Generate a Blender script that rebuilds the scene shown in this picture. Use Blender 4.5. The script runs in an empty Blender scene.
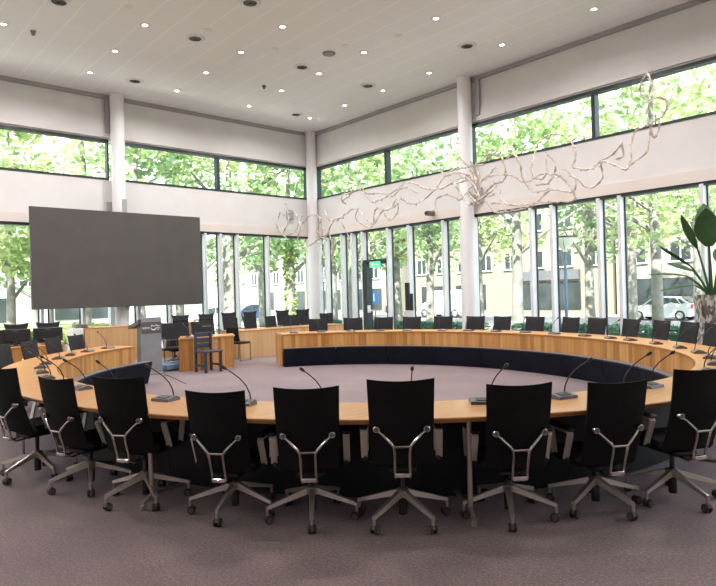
import bpy, math, random
from mathutils import Vector, Matrix
R = random.Random(7)
PI = math.pi
S = bpy.context.scene
COL = S.collection
# ------------------------------------------------------------------ survey frame
FPX, PITCH, ROLL, AZ, CXR, EYE = 623.2, 0.00282, -0.026526, 0.84894, -0.0679563, 1.58
CA, SA = math.cos(AZ), math.sin(AZ)
CX0, CZ0 = CXR * 24.0, 24.0
def cw(X, Z, z=0.0):                       # survey (right, forward) metres -> world
    dx, dz = X - CX0, Z - CZ0
    return Vector((dx * CA - dz * SA, dx * SA + dz * CA, z))
def cdir(v):
    return Vector((v[0] * CA - v[1] * SA, v[0] * SA + v[1] * CA, v[2]))
_f = Vector((0, math.cos(PITCH), math.sin(PITCH))); _r = Vector((1, 0, 0)); _u = _r.cross(_f)
_c, _s = math.cos(ROLL), math.sin(ROLL)
BR, BU, BF = cdir(_c * _r + _s * _u), cdir(-_s * _r + _c * _u), cdir(_f)
CAMP = cw(0, 0, EYE)
def ray(x, y): return BF + BR * ((x - 358) / FPX) - BU * ((y - 293) / FPX)
def at(x, y, z):
    d = ray(x, y); return CAMP + d * ((z - EYE) / d.z)
def onx(x, y, X0):
    d = ray(x, y); return CAMP + d * ((X0 - CAMP.x) / d.x)
def ony(x, y, Y0):
    d = ray(x, y); return CAMP + d * ((Y0 - CAMP.y) / d.y)
def far(x, D, z=0):                        # column x at forward distance D
    d = ray(x, 293); d = d / d.dot(Vector((BF.x, BF.y, 0)).normalized())
    p = CAMP + d * D; p.z = z; return p
# ------------------------------------------------------------------ materials
def nt(name):
    m = bpy.data.materials.new(name); m.use_nodes = True
    t = m.node_tree; return m, t, t.nodes, t.links, t.nodes['Principled BSDF']
def ramp(n, stops):
    r = n.new('ShaderNodeValToRGB'); e = r.color_ramp.elements
    while len(e) < len(stops): e.new(0.5)
    for k, (p, c) in enumerate(stops): e[k].position = p; e[k].color = (*c, 1)
    return r
def mat(name, col, rough=0.5, metal=0.0, scale=8.0, var=0.12, bump=0.0, spec=0.5, bscale=None):
    m, t, n, l, b = nt(name)
    tc = n.new('ShaderNodeTexCoord'); no = n.new('ShaderNodeTexNoise')
    no.inputs['Scale'].default_value = scale; no.inputs['Detail'].default_value = 4
    l.new(tc.outputs['Object'], no.inputs['Vector'])
    r = ramp(n, [(0.3, tuple(max(0, c * (1 - var)) for c in col)), (0.7, tuple(min(1, c * (1 + var)) for c in col))])
    l.new(no.outputs['Fac'], r.inputs['Fac']); l.new(r.outputs['Color'], b.inputs['Base Color'])
    b.inputs['Roughness'].default_value = rough; b.inputs['Metallic'].default_value = metal
    b.inputs['Specular IOR Level'].default_value = spec
    if bump:
        n2 = n.new('ShaderNodeTexNoise'); n2.inputs['Scale'].default_value = bscale or scale * 6
        l.new(tc.outputs['Object'], n2.inputs['Vector'])
        bp = n.new('ShaderNodeBump'); bp.inputs['Strength'].default_value = bump; bp.inputs['Distance'].default_value = 0.01
        l.new(n2.outputs['Fac'], bp.inputs['Height']); l.new(bp.outputs['Normal'], b.inputs['Normal'])
    return m
def wood_uv(name, c0, c1, c2, board=0.085, rough=0.42):
    m, t, n, l, b = nt(name)
    uv = n.new('ShaderNodeUVMap'); sep = n.new('ShaderNodeSeparateXYZ'); l.new(uv.outputs['UV'], sep.inputs[0])
    dv = n.new('ShaderNodeMath'); dv.operation = 'DIVIDE'; dv.inputs[1].default_value = board; l.new(sep.outputs['X'], dv.inputs[0])
    fl = n.new('ShaderNodeMath'); fl.operation = 'FLOOR'; l.new(dv.outputs[0], fl.inputs[0])
    wn = n.new('ShaderNodeTexWhiteNoise'); wn.noise_dimensions = '1D'; l.new(fl.outputs[0], wn.inputs['W'])
    mp = n.new('ShaderNodeMapping'); mp.inputs['Scale'].default_value = (60, 2.5, 1); l.new(uv.outputs['UV'], mp.inputs['Vector'])
    no = n.new('ShaderNodeTexNoise'); no.inputs['Scale'].default_value = 1.0; no.inputs['Detail'].default_value = 3
    l.new(mp.outputs[0], no.inputs['Vector'])
    a = n.new('ShaderNodeMath'); a.operation = 'MULTIPLY_ADD'; a.inputs[1].default_value = 0.5; l.new(wn.outputs['Value'], a.inputs[0])
    mu = n.new('ShaderNodeMath'); mu.operation = 'MULTIPLY'; mu.inputs[1].default_value = 0.6; l.new(no.outputs['Fac'], mu.inputs[0]); l.new(mu.outputs[0], a.inputs[2])
    r = ramp(n, [(0.15, c0), (0.5, c1), (0.9, c2)]); l.new(a.outputs[0], r.inputs['Fac'])
    fr = n.new('ShaderNodeMath'); fr.operation = 'FRACT'; l.new(dv.outputs[0], fr.inputs[0])
    gt = n.new('ShaderNodeMath'); gt.operation = 'LESS_THAN'; gt.inputs[1].default_value = 0.06; l.new(fr.outputs[0], gt.inputs[0])
    sc = n.new('ShaderNodeMath'); sc.operation = 'MULTIPLY'; sc.inputs[1].default_value = 0.35; l.new(gt.outputs[0], sc.inputs[0])
    mx = n.new('ShaderNodeMix'); mx.data_type = 'RGBA'; l.new(sc.outputs[0], mx.inputs['Factor']); l.new(r.outputs['Color'], mx.inputs['A']); mx.inputs['B'].default_value = (*[c * 0.4 for c in c0], 1)
    l.new(mx.outputs['Result'], b.inputs['Base Color']); b.inputs['Roughness'].default_value = rough
    return m
M = {}
M['white'] = mat('white_plaster', (0.73, 0.70, 0.695), 0.7, scale=1.5, var=0.03)
M['upper'] = mat('grey_plaster', (0.74, 0.73, 0.725), 0.8, scale=1.5, var=0.03)
M['sill'] = mat('warm_white_board', (0.74, 0.66, 0.62), 0.7, scale=1.5, var=0.03)
M['column'] = mat('column_paint', (0.82, 0.80, 0.82), 0.45, scale=1.5, var=0.02)
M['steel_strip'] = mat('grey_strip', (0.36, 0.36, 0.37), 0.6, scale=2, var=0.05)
M['alu'] = mat('mullion_aluminium', (0.74, 0.74, 0.77), 0.45, 0.1, scale=3, var=0.05)
M['darkframe'] = mat('dark_window_frame', (0.03, 0.04, 0.048), 0.45, 0.3, scale=4, var=0.2)
M['black'] = mat('black_fabric', (0.010, 0.0095, 0.0105), 0.85, scale=60, var=0.3, bump=0.15, bscale=500, spec=0.25)
M['blackp'] = mat('black_plastic', (0.014, 0.014, 0.016), 0.45, scale=20, var=0.2)
M['chair_far'] = mat('charcoal_mesh', (0.022, 0.02, 0.024), 0.8, scale=60, var=0.2, spec=0.3)
M['armchrome'] = mat('bright_aluminium', (0.85, 0.80, 0.72), 0.35, 0.45, scale=5, var=0.04)
M['chrome'] = mat('polished_aluminium', (0.62, 0.59, 0.56), 0.2, 1.0, scale=5, var=0.05)
M['legalu'] = mat('brushed_aluminium', (0.50, 0.44, 0.41), 0.33, 0.65, scale=9, var=0.08)
M['tyre'] = mat('caster_rubber', (0.04, 0.036, 0.034), 0.5, scale=20, var=0.2)
M['castergrey'] = mat('caster_cover', (0.17, 0.15, 0.14), 0.35, 0.5, scale=20, var=0.2)
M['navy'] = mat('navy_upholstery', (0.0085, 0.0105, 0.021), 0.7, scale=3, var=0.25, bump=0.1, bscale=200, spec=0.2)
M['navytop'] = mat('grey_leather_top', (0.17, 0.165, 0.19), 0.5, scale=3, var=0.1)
M['back'] = mat('black_backing', (0.012, 0.012, 0.015), 0.7, scale=4, var=0.2)
M['panel'] = wood_uv('bamboo_front', (0.26, 0.10, 0.022), (0.52, 0.245, 0.07), (0.66, 0.37, 0.13))
M['panel_pale'] = wood_uv('pale_bamboo', (0.46, 0.25, 0.10), (0.60, 0.35, 0.16), (0.68, 0.43, 0.22), board=0.14)
M['edge'] = mat('table_edge_wood', (0.40, 0.175, 0.045), 0.4, scale=6, var=0.12)
def top_mat():
    m, t, n, l, b = nt('table_veneer')
    tc = n.new('ShaderNodeTexCoord'); mp = n.new('ShaderNodeMapping'); mp.inputs['Scale'].default_value = (30, 2.2, 1)
    mp.inputs['Rotation'].default_value = (0, 0, AZ)
    l.new(tc.outputs['Object'], mp.inputs['Vector']); no = n.new('ShaderNodeTexNoise'); no.inputs['Scale'].default_value = 1; no.inputs['Detail'].default_value = 4
    l.new(mp.outputs[0], no.inputs['Vector'])
    r = ramp(n, [(0.3, (0.48, 0.215, 0.065)), (0.7, (0.60, 0.295, 0.105))]); l.new(no.outputs['Fac'], r.inputs['Fac'])
    l.new(r.outputs['Color'], b.inputs['Base Color']); b.inputs['Roughness'].default_value = 0.34; b.inputs['Specular IOR Level'].default_value = 0.35
    b.inputs['Coat Weight'].default_value = 0.15; b.inputs['Coat Roughness'].default_value = 0.2
    return m
M['top'] = top_mat()
def carpet_mat():
    m, t, n, l, b = nt('carpet')
    tc = n.new('ShaderNodeTexCoord')
    n1 = n.new('ShaderNodeTexNoise'); n1.inputs['Scale'].default_value = 55; n1.inputs['Detail'].default_value = 6; n1.inputs['Roughness'].default_value = 0.8
    n2 = n.new('ShaderNodeTexNoise'); n2.inputs['Scale'].default_value = 1.1; n2.inputs['Detail'].default_value = 3
    for q in (n1, n2): l.new(tc.outputs['Object'], q.inputs['Vector'])
    a = n.new('ShaderNodeMath'); a.operation = 'MULTIPLY_ADD'; a.inputs[1].default_value = 0.25; l.new(n2.outputs['Fac'], a.inputs[0]); l.new(n1.outputs['Fac'], a.inputs[2])
    r = ramp(n, [(0.44, (0.045, 0.030, 0.025)), (0.62, (0.135, 0.091, 0.077)), (0.80, (0.30, 0.218, 0.188))]); l.new(a.outputs[0], r.inputs['Fac'])
    l.new(r.outputs['Color'], b.inputs['Base Color']); b.inputs['Roughness'].default_value = 0.95; b.inputs['Specular IOR Level'].default_value = 0.15
    b.inputs['Sheen Weight'].default_value = 0.6; b.inputs['Sheen Roughness'].default_value = 0.45; b.inputs['Sheen Tint'].default_value = (0.92, 0.82, 0.98, 1)
    bp = n.new('ShaderNodeBump'); bp.inputs['Strength'].default_value = 0.35; bp.inputs['Distance'].default_value = 0.01
    l.new(n1.outputs['Fac'], bp.inputs['Height']); l.new(bp.outputs['Normal'], b.inputs['Normal'])
    return m
M['carpet'] = carpet_mat()
def ceil_mat():
    m, t, n, l, b = nt('ceiling_panels')
    tc = n.new('ShaderNodeTexCoord'); sep = n.new('ShaderNodeSeparateXYZ'); l.new(tc.outputs['Object'], sep.inputs[0])
    def lines(sock, period, w):
        d = n.new('ShaderNodeMath'); d.operation = 'DIVIDE'; d.inputs[1].default_value = period; l.new(sock, d.inputs[0])
        f = n.new('ShaderNodeMath'); f.operation = 'FRACT'; l.new(d.outputs[0], f.inputs[0])
        g = n.new('ShaderNodeMath'); g.operation = 'LESS_THAN'; g.inputs[1].default_value = w / period; l.new(f.outputs[0], g.inputs[0]); return g
    g1 = lines(sep.outputs['Y'], 0.64, 0.03); g2 = lines(sep.outputs['X'], 0.625, 0.018)
    mx = n.new('ShaderNodeMath'); mx.operation = 'MAXIMUM'; l.new(g1.outputs[0], mx.inputs[0])
    m2 = n.new('ShaderNodeMath'); m2.operation = 'MULTIPLY'; m2.inputs[1].default_value = 0.6; l.new(g2.outputs[0], m2.inputs[0]); l.new(m2.outputs[0], mx.inputs[1])
    mi = n.new('ShaderNodeMix'); mi.data_type = 'RGBA'; l.new(mx.outputs[0], mi.inputs['Factor'])
    mi.inputs['A'].default_value = (0.88, 0.88, 0.89, 1); mi.inputs['B'].default_value = (0.97, 0.97, 0.97, 1)
    l.new(mi.outputs['Result'], b.inputs['Base Color']); b.inputs['Roughness'].default_value = 0.75
    return m
M['ceiling'] = ceil_mat()
def glass_mat():
    m = bpy.data.materials.new('window_glass'); m.use_nodes = True; t = m.node_tree; n = t.nodes; l = t.links; n.remove(n['Principled BSDF'])
    o = n['Material Output']; tr = n.new('ShaderNodeBsdfTransparent'); tr.inputs['Color'].default_value = (0.93, 0.97, 0.96, 1)
    gl = n.new('ShaderNodeBsdfGlossy'); gl.inputs['Roughness'].default_value = 0.02
    lw_ = n.new('ShaderNodeLayerWeight'); lw_.inputs['Blend'].default_value = .5
    fr = n.new('ShaderNodeMath'); fr.operation = 'POWER'; fr.inputs[1].default_value = 5; l.new(lw_.outputs['Facing'], fr.inputs[0])
    tc = n.new('ShaderNodeTexCoord'); no = n.new('ShaderNodeTexNoise'); no.inputs['Scale'].default_value = 0.5; l.new(tc.outputs['Object'], no.inputs['Vector'])
    ad = n.new('ShaderNodeMath'); ad.operation = 'MULTIPLY_ADD'; ad.inputs[1].default_value = 0.02; l.new(no.outputs['Fac'], ad.inputs[0]); l.new(fr.outputs[0], ad.inputs[2])
    ms = n.new('ShaderNodeMixShader'); l.new(ad.outputs[0], ms.inputs[0]); l.new(tr.outputs[0], ms.inputs[1]); l.new(gl.outputs[0], ms.inputs[2]); l.new(ms.outputs[0], o.inputs['Surface'])
    return m
M['glass'] = glass_mat()
def emis(name, col, st):
    m, t, n, l, b = nt(name); b.inputs['Base Color'].default_value = (*col, 1)
    no = n.new('ShaderNodeTexNoise'); no.inputs['Scale'].default_value = 3; r = ramp(n, [(0.2, tuple(c * .92 for c in col)), (0.8, col)]); l.new(no.outputs['Fac'], r.inputs['Fac']); l.new(r.outputs['Color'], b.inputs['Emission Color'])
    b.inputs['Emission Strength'].default_value = st; return m
M['lamp'] = emis('lamp_glow', (1, 0.96, 0.9), 6)
M['screen'] = mat('led_screen_face', (0.074, 0.066, 0.062), 0.55, scale=2, var=0.06)
M['screenside'] = mat('led_screen_side', (0.02, 0.02, 0.02), 0.5)
M['lect'] = mat('lectern_grey', (0.28, 0.28, 0.30), 0.45, 0.2, scale=5, var=0.08)
M['lectdark'] = mat('lectern_dark', (0.10, 0.095, 0.095), 0.5, scale=5, var=0.1)
M['mark'] = mat('white_print', (0.85, 0.85, 0.85), 0.6, var=0.02)
M['bluewood'] = mat('blue_grey_paint', (0.03, 0.04, 0.07), 0.5, scale=8, var=0.2)
M['micgrey'] = mat('mic_base_grey', (0.13, 0.135, 0.15), 0.3, 0.4, scale=9, var=0.1)
M['bluebox'] = mat('blue_plastic', (0.16, 0.26, 0.40), 0.4, scale=6, var=0.2)
M['bead'] = mat('bleached_twig', (0.58, 0.50, 0.44), 0.6, scale=5, var=0.45, bump=0.4, bscale=60)
M['wire'] = mat('steel_wire', (0.55, 0.55, 0.55), 0.8)
M['vent'] = mat('vent_metal', (0.22, 0.21, 0.19), 0.4, 0.5, scale=10, var=0.2)
M['ventd'] = mat('vent_dark', (0.05, 0.05, 0.045), 0.6)
M['trimwhite'] = mat('white_trim', (0.8, 0.8, 0.78), 0.5, var=0.03)
M['green'] = emis('exit_green', (0.05, 0.5, 0.2), 0.6)
def leaf_mat(name, c0, c1, trans=0.45):
    m = bpy.data.materials.new(name); m.use_nodes = True; t = m.node_tree; n = t.nodes; l = t.links; b = n['Principled BSDF']; o = n['Material Output']
    tc = n.new('ShaderNodeTexCoord'); no = n.new('ShaderNodeTexNoise'); no.inputs['Scale'].default_value = 1.3; no.inputs['Detail'].default_value = 5; l.new(tc.outputs['Object'], no.inputs['Vector'])
    r = ramp(n, [(0.35, c0), (0.65, c1)]); l.new(no.outputs['Fac'], r.inputs['Fac']); l.new(r.outputs['Color'], b.inputs['Base Color']); b.inputs['Roughness'].default_value = 0.55
    tl = n.new('ShaderNodeBsdfTranslucent'); l.new(r.outputs['Color'], tl.inputs['Color'])
    ms = n.new('ShaderNodeMixShader'); ms.inputs[0].default_value = trans; l.new(b.outputs[0], ms.inputs[1]); l.new(tl.outputs[0], ms.inputs[2]); l.new(ms.outputs[0], o.inputs['Surface'])
    return m
M['leafA'] = leaf_mat('leaf_bright', (0.22, 0.33, 0.13), (0.48, 0.56, 0.28))
M['leafB'] = leaf_mat('leaf_mid', (0.17, 0.28, 0.13), (0.37, 0.49, 0.26))
M['leafC'] = leaf_mat('leaf_yellow', (0.30, 0.38, 0.15), (0.57, 0.61, 0.33))
M['hedge'] = leaf_mat('hedge_leaf', (0.05, 0.15, 0.09), (0.14, 0.30, 0.18), 0.2)
M['bigleaf'] = leaf_mat('banana_leaf', (0.018, 0.07, 0.022), (0.06, 0.15, 0.05), 0.15)
M['bark'] = mat('bark', (0.215, 0.205, 0.19), 0.9, scale=3, var=0.35, bump=0.6, bscale=12)
M['ivy'] = leaf_mat('ivy_leaf', (0.16, 0.26, 0.06), (0.34, 0.44, 0.12), 0.2)
M['paving'] = mat('pale_paving', (0.30, 0.285, 0.26), 0.9, scale=0.6, var=0.1)
M['palepath'] = mat('pale_gravel', (0.66, 0.63, 0.60), 0.9, scale=1.5, var=0.08)
M['asphalt'] = mat('asphalt', (0.17, 0.17, 0.175), 0.9, scale=0.8, var=0.12)
M['lawn'] = mat('lawn', (0.22, 0.32, 0.10), 0.95, scale=2, var=0.3)
M['kerb'] = mat('kerb_stone', (0.6, 0.6, 0.58), 0.9, var=0.06)
M['facA'] = mat('cream_facade', (0.26, 0.238, 0.205), 0.85, scale=0.8, var=0.05)
M['facB'] = mat('white_facade', (0.40, 0.40, 0.39), 0.85, scale=0.8, var=0.04)
M['facC'] = mat('sand_facade', (0.23, 0.20, 0.165), 0.85, scale=0.8, var=0.06)
M['pane'] = mat('dim_pane', (0.035, 0.042, 0.045), 0.15, 0.0, scale=0.7, var=0.4)
M['winframe'] = mat('window_white', (0.75, 0.75, 0.73), 0.6, var=0.03)
M['signdark'] = mat('dark_fascia', (0.10, 0.10, 0.11), 0.6)
M['roof'] = mat('roof_grey', (0.3, 0.28, 0.27), 0.9)
M['carwhite'] = mat('white_car_paint', (0.62, 0.62, 0.64), 0.3, scale=1, var=0.02)
M['cardark'] = mat('tinted_glass', (0.05, 0.07, 0.08), 0.1)
M['carblue'] = mat('blue_car_paint', (0.08, 0.14, 0.30), 0.25, scale=1, var=0.05)
M['carrim'] = mat('alloy_rim', (0.6, 0.6, 0.6), 0.3, 0.7)
M['tail'] = mat('tail_lens', (0.45, 0.05, 0.04), 0.3)
M['postblue'] = mat('lamp_post_paint', (0.12, 0.17, 0.27), 0.5, 0.2)
M['bluesign'] = mat('blue_sign', (0.06, 0.20, 0.60), 0.5)
def pot_mat():
    m, t, n, l, b = nt('mosaic_pot'); tc = n.new('ShaderNodeTexCoord'); mp = n.new('ShaderNodeMapping'); mp.inputs['Scale'].default_value = (1, 1, 0.45); l.new(tc.outputs['Object'], mp.inputs['Vector'])
    v = n.new('ShaderNodeTexVoronoi'); v.inputs['Scale'].default_value = 26; l.new(mp.outputs[0], v.inputs['Vector'])
    r = ramp(n, [(0.0, (0.10, 0.09, 0.08)), (0.5, (0.32, 0.28, 0.24)), (0.8, (0.75, 0.72, 0.68))]); sp = n.new('ShaderNodeSeparateColor'); l.new(v.outputs['Color'], sp.inputs[0]); l.new(sp.outputs[0], r.inputs['Fac'])
    l.new(r.outputs['Color'], b.inputs['Base Color']); b.inputs['Roughness'].default_value = 0.3; b.inputs['Metallic'].default_value = 0.4
    bp = n.new('ShaderNodeBump'); bp.inputs['Strength'].default_value = 0.5; l.new(v.outputs['Distance'], bp.inputs['Height']); l.new(bp.outputs['Normal'], b.inputs['Normal'])
    return m
M['pot'] = pot_mat()
# ------------------------------------------------------------------ mesh builder
class MB:
    def __init__(s): s.v = []; s.f = []; s.uv = []
    def add(s, vs, fs, uvs=None):
        o = len(s.v); s.v += [Vector(p) for p in vs]
        for k, f in enumerate(fs):
            s.f.append([i + o for i in f]); s.uv.append(uvs[k] if uvs else [(0, 0)] * len(f))
    def box(s, c, d, rz=0.0, m=None, bev=0.0):
        x, y, z = d[0] / 2, d[1] / 2, d[2] / 2
        b = min(bev, x * .95, y * .95, z * .95)
        T = (m or Matrix()) if m else Matrix.Translation(Vector(c)) @ Matrix.Rotation(rz, 4, 'Z')
        if b <= 0:
            vs = [(i * x, j * y, k * z) for k in (-1, 1) for j in (-1, 1) for i in (-1, 1)]
            fs = [(0, 2, 3, 1), (4, 5, 7, 6), (0, 1, 5, 4), (2, 6, 7, 3), (0, 4, 6, 2), (1, 3, 7, 5)]
        else:
            vs = []; idx = {}
            for i in (-1, 1):
                for j in (-1, 1):
                    for k in (-1, 1):
                        for a in range(3):
                            p = [i * (x - b), j * (y - b), k * (z - b)]; p[a] += (i, j, k)[a] * b
                            idx[(i, j, k, a)] = len(vs); vs.append(tuple(p))
            fs = []
            for a in range(3):
                o = [q for q in range(3) if q != a]
                for sg in (-1, 1):
                    q = []
                    for (u, w) in ((-1, -1), (1, -1), (1, 1), (-1, 1)):
                        t = [0, 0, 0]; t[a] = sg; t[o[0]] = u; t[o[1]] = w; q.append(idx[(*t, a)])
                    fs.append(tuple(q))
            for a in range(3):                # edges
                o = [q for q in range(3) if q != a]
                for u in (-1, 1):
                    for w in (-1, 1):
                        t0 = [0, 0, 0]; t0[o[0]] = u; t0[o[1]] = w; t1 = list(t0); t0[a] = -1; t1[a] = 1
                        fs.append((idx[(*t0, o[0])], idx[(*t1, o[0])], idx[(*t1, o[1])], idx[(*t0, o[1])]))
            for i in (-1, 1):
                for j in (-1, 1):
                    for k in (-1, 1): fs.append(tuple(idx[(i, j, k, a)] for a in range(3)))
        V3 = [T @ Vector(p) for p in vs]
        uvs = []
        for f in fs:
            P = [V3[i] for i in f]; nn = (P[1] - P[0]).cross(P[2] - P[0])
            if abs(nn.z) > 0.7 * nn.length: uvs.append([(p.x, p.y) for p in P])
            else:
                h = Vector((-nn.y, nn.x, 0)); h = h.normalized() if h.length > 1e-9 else Vector((1, 0, 0))
                uvs.append([(p.dot(h) + 30, p.z) for p in P])
        s.add(V3, fs, uvs)
    def tube(s, pts, r, seg=8, cap=True, flat=1.0, closed=False):
        pts = [Vector(p) for p in pts]; n = len(pts); rr = r if isinstance(r, (list, tuple)) else [r] * n
        vs = []; up = Vector((0, 0, 1)); prev = None
        for i, p in enumerate(pts):
            if closed: t = pts[(i + 1) % n] - pts[i - 1]
            else: t = pts[min(i + 1, n - 1)] - pts[max(i - 1, 0)]
            t = t.normalized() if t.length > 1e-9 else Vector((0, 0, 1))
            if prev is None:
                a = up if abs(t.z) < 0.9 else Vector((0, 1, 0)); a = (a - t * a.dot(t)).normalized()
            else:
                a = prev - t * prev.dot(t)
                a = a.normalized() if a.length > 1e-6 else prev
            prev = a; b = t.cross(a)
            for k in range(seg):
                an = 2 * PI * k / seg; vs.append(p + (a * math.cos(an) * flat + b * math.sin(an)) * rr[i])
        fs = []
        for i in range(n if closed else n - 1):
            for k in range(seg):
                j = (i + 1) % n; fs.append((i * seg + k, i * seg + (k + 1) % seg, j * seg + (k + 1) % seg, j * seg + k))
        if cap and not closed: fs.append(tuple(reversed(range(seg)))); fs.append(tuple((n - 1) * seg + k for k in range(seg)))
        s.add(vs, fs)
    def ribbon(s, pts, x0, w, th):           # strap swept in a (y,z) plane at x0
        n = len(pts); vs = []; fs = []
        for i in range(n):
            a, c = pts[max(0, i - 1)], pts[min(n - 1, i + 1)]; d = Vector((c[0] - a[0], c[1] - a[1])).normalized(); nx, nz = -d.y * th / 2, d.x * th / 2
            y, z = pts[i]; vs += [(x0 - w / 2, y - nx, z - nz), (x0 + w / 2, y - nx, z - nz), (x0 + w / 2, y + nx, z + nz), (x0 - w / 2, y + nx, z + nz)]
        for i in range(n - 1):
            for e in range(4): fs.append((i * 4 + e, i * 4 + (e + 1) % 4, i * 4 + 4 + (e + 1) % 4, i * 4 + 4 + e))
        fs += [(0, 1, 2, 3), tuple(n * 4 - 4 + k for k in range(4))]; s.add(vs, fs)
    def lathe(s, prof, c=(0, 0, 0), seg=20, axis='Z', capb=True):
        c = Vector(c); vs = []; fs = []
        for (r, h) in prof:
            for k in range(seg):
                a = 2 * PI * k / seg; q = (r * math.cos(a), r * math.sin(a), h)
                if axis == 'X': q = (q[2], q[0], q[1])
                elif axis == 'Y': q = (q[0], q[2], q[1])
                vs.append(c + Vector(q))
        for i in range(len(prof) - 1):
            for k in range(seg): fs.append((i * seg + k, i * seg + (k + 1) % seg, (i + 1) * seg + (k + 1) % seg, (i + 1) * seg + k))
        if capb: fs.append(tuple(reversed(range(seg)))); fs.append(tuple((len(prof) - 1) * seg + k for k in range(seg)))
        s.add(vs, fs)
    def prism(s, poly, y0, y1, m=None):      # polygon in (x,z), extruded along y
        n = len(poly); T = m or Matrix()
        vs = [T @ Vector((p[0], y0, p[1])) for p in poly] + [T @ Vector((p[0], y1, p[1])) for p in poly]
        fs = [tuple(range(n)), tuple(reversed(range(n, 2 * n)))] + [(i, i + n, (i + 1) % n + n, (i + 1) % n) for i in range(n)]
        s.add(vs, fs)
    def build(s, name, m, parent=None, smooth=False, at=None):
        me = bpy.data.meshes.new(name); o0 = Vector(at) if at is not None else Vector((0, 0, 0))
        me.from_pydata([tuple(p - o0) for p in s.v], [], s.f)
        uvl = me.uv_layers.new(name='UVMap'); k = 0
        flat = [c for u in s.uv for q in u for c in q]
        if len(flat) == len(uvl.data) * 2: uvl.data.foreach_set('uv', flat)
        me.materials.append(M[m] if isinstance(m, str) else m)
        if smooth:
            me.polygons.foreach_set('use_smooth', [True] * len(me.polygons))
            try: me.set_sharp_from_angle(angle=math.radians(42))
            except Exception: pass
        me.update(); me.validate()
        import bmesh
        bm = bmesh.new(); bm.from_mesh(me); bmesh.ops.recalc_face_normals(bm, faces=bm.faces); bm.to_mesh(me); bm.free()
        o = bpy.data.objects.new(name, me); COL.objects.link(o); o.location = o0
        if parent: o.parent = parent
        return o
def tag(o, label, cat, group=None):
    o['label'] = label; o['category'] = cat
    if group: o['group'] = group
    return o
def thing(name, label, cat, loc=(0, 0, 0), rz=0.0, group=None):
    o = bpy.data.objects.new(name, None); COL.objects.link(o); o.location = loc; o.rotation_euler = (0, 0, rz); o.empty_display_size = 0.1
    return tag(o, label, cat, group)
def struct(o): o['kind'] = 'structure'; return o
def copytree(o, loc, rz, label, group, scale=None):
    c = o.copy(); COL.objects.link(c); c.location = loc; c.rotation_euler = (0, 0, rz); c['label'] = label; c['group'] = group
    if scale: c.scale = scale
    for ch in list(o.children):
        d = ch.copy(); COL.objects.link(d); d.parent = c
        for g in list(ch.children):
            e = g.copy(); COL.objects.link(e); e.parent = d
    return c
# ------------------------------------------------------------------ room shell
ZL, Z1, Z2, ZC = 3.82, 5.25, 6.46, 7.80
XE, YE = 23.5, -19.5
def sbox(mb, a, b, bev=0):
    mb.box([(p + q) / 2 for p, q in zip(a, b)], [abs(q - p) for p, q in zip(a, b)], bev=bev)
b = MB(); sbox(b, (-0.3, YE - .3, -0.2), (XE + .3, 0.3, 0)); struct(b.build('floor', 'carpet'))
b = MB(); sbox(b, (-0.7, YE - .7, ZC), (XE + .7, 0.7, ZC + .7)); struct(b.build('ceiling', 'ceiling'))
def wall(name, along, extra=True):
    """along: f(t, d, z) -> world; t along the wall, d inward"""
    def bx(mb, t0, t1, d0, d1, z0, z1):
        p, q = along(t0, d0, z0), along(t1, d1, z1)
        sbox(mb, (min(p.x, q.x), min(p.y, q.y), z0), (max(p.x, q.x), max(p.y, q.y), z1))
    return bx
AL = lambda t, d, z: Vector((d, -t, z))      # left wall: t = distance from the corner
AR = lambda t, d, z: Vector((t, -d, z))
for nm, A, L in (('left', AL, -YE), ('right', AR, XE)):
    bx = wall(nm, A)
    w = MB(); bx(w, 0, L, -.3, 0, ZL, Z1); bx(w, 0, L, -.3, 0.0, Z2, ZC)
    o = struct(w.build('wall_' + nm, 'white'))
    up = MB(); bx(up, 0.1, L, 0.0, 0.012, Z2 + .42, ZC); struct(up.build('trim_upper_' + nm, 'upper'))
    co_ = MB(); bx(co_, 0.1, L, 0.012, 0.10, ZC - .11, ZC - .001); struct(co_.build('trim_shadow_gap_' + nm, 'steel_strip'))  # grey strip painting in the dark shadow gap where wall meets ceiling
    lo = MB(); bx(lo, 0.1, L, 0.0, 0.05, ZL + .02, ZL + .28); struct(lo.build('trim_lower_' + nm, 'sill'))
    be = MB(); bx(be, 0.1, L, 0.0, 0.06, Z2 + .06, Z2 + .42); struct(be.build('trim_beam_' + nm, 'white'))
for nm, a, c in (('back', (XE, YE - .3, 0), (XE + .3, 0.3, ZC)), ('side', (-.3, YE - .3, 0), (XE + .3, YE, ZC))):
    w = MB(); sbox(w, a, c); struct(w.build('wall_' + nm, 'white'))
WIN = 0
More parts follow.
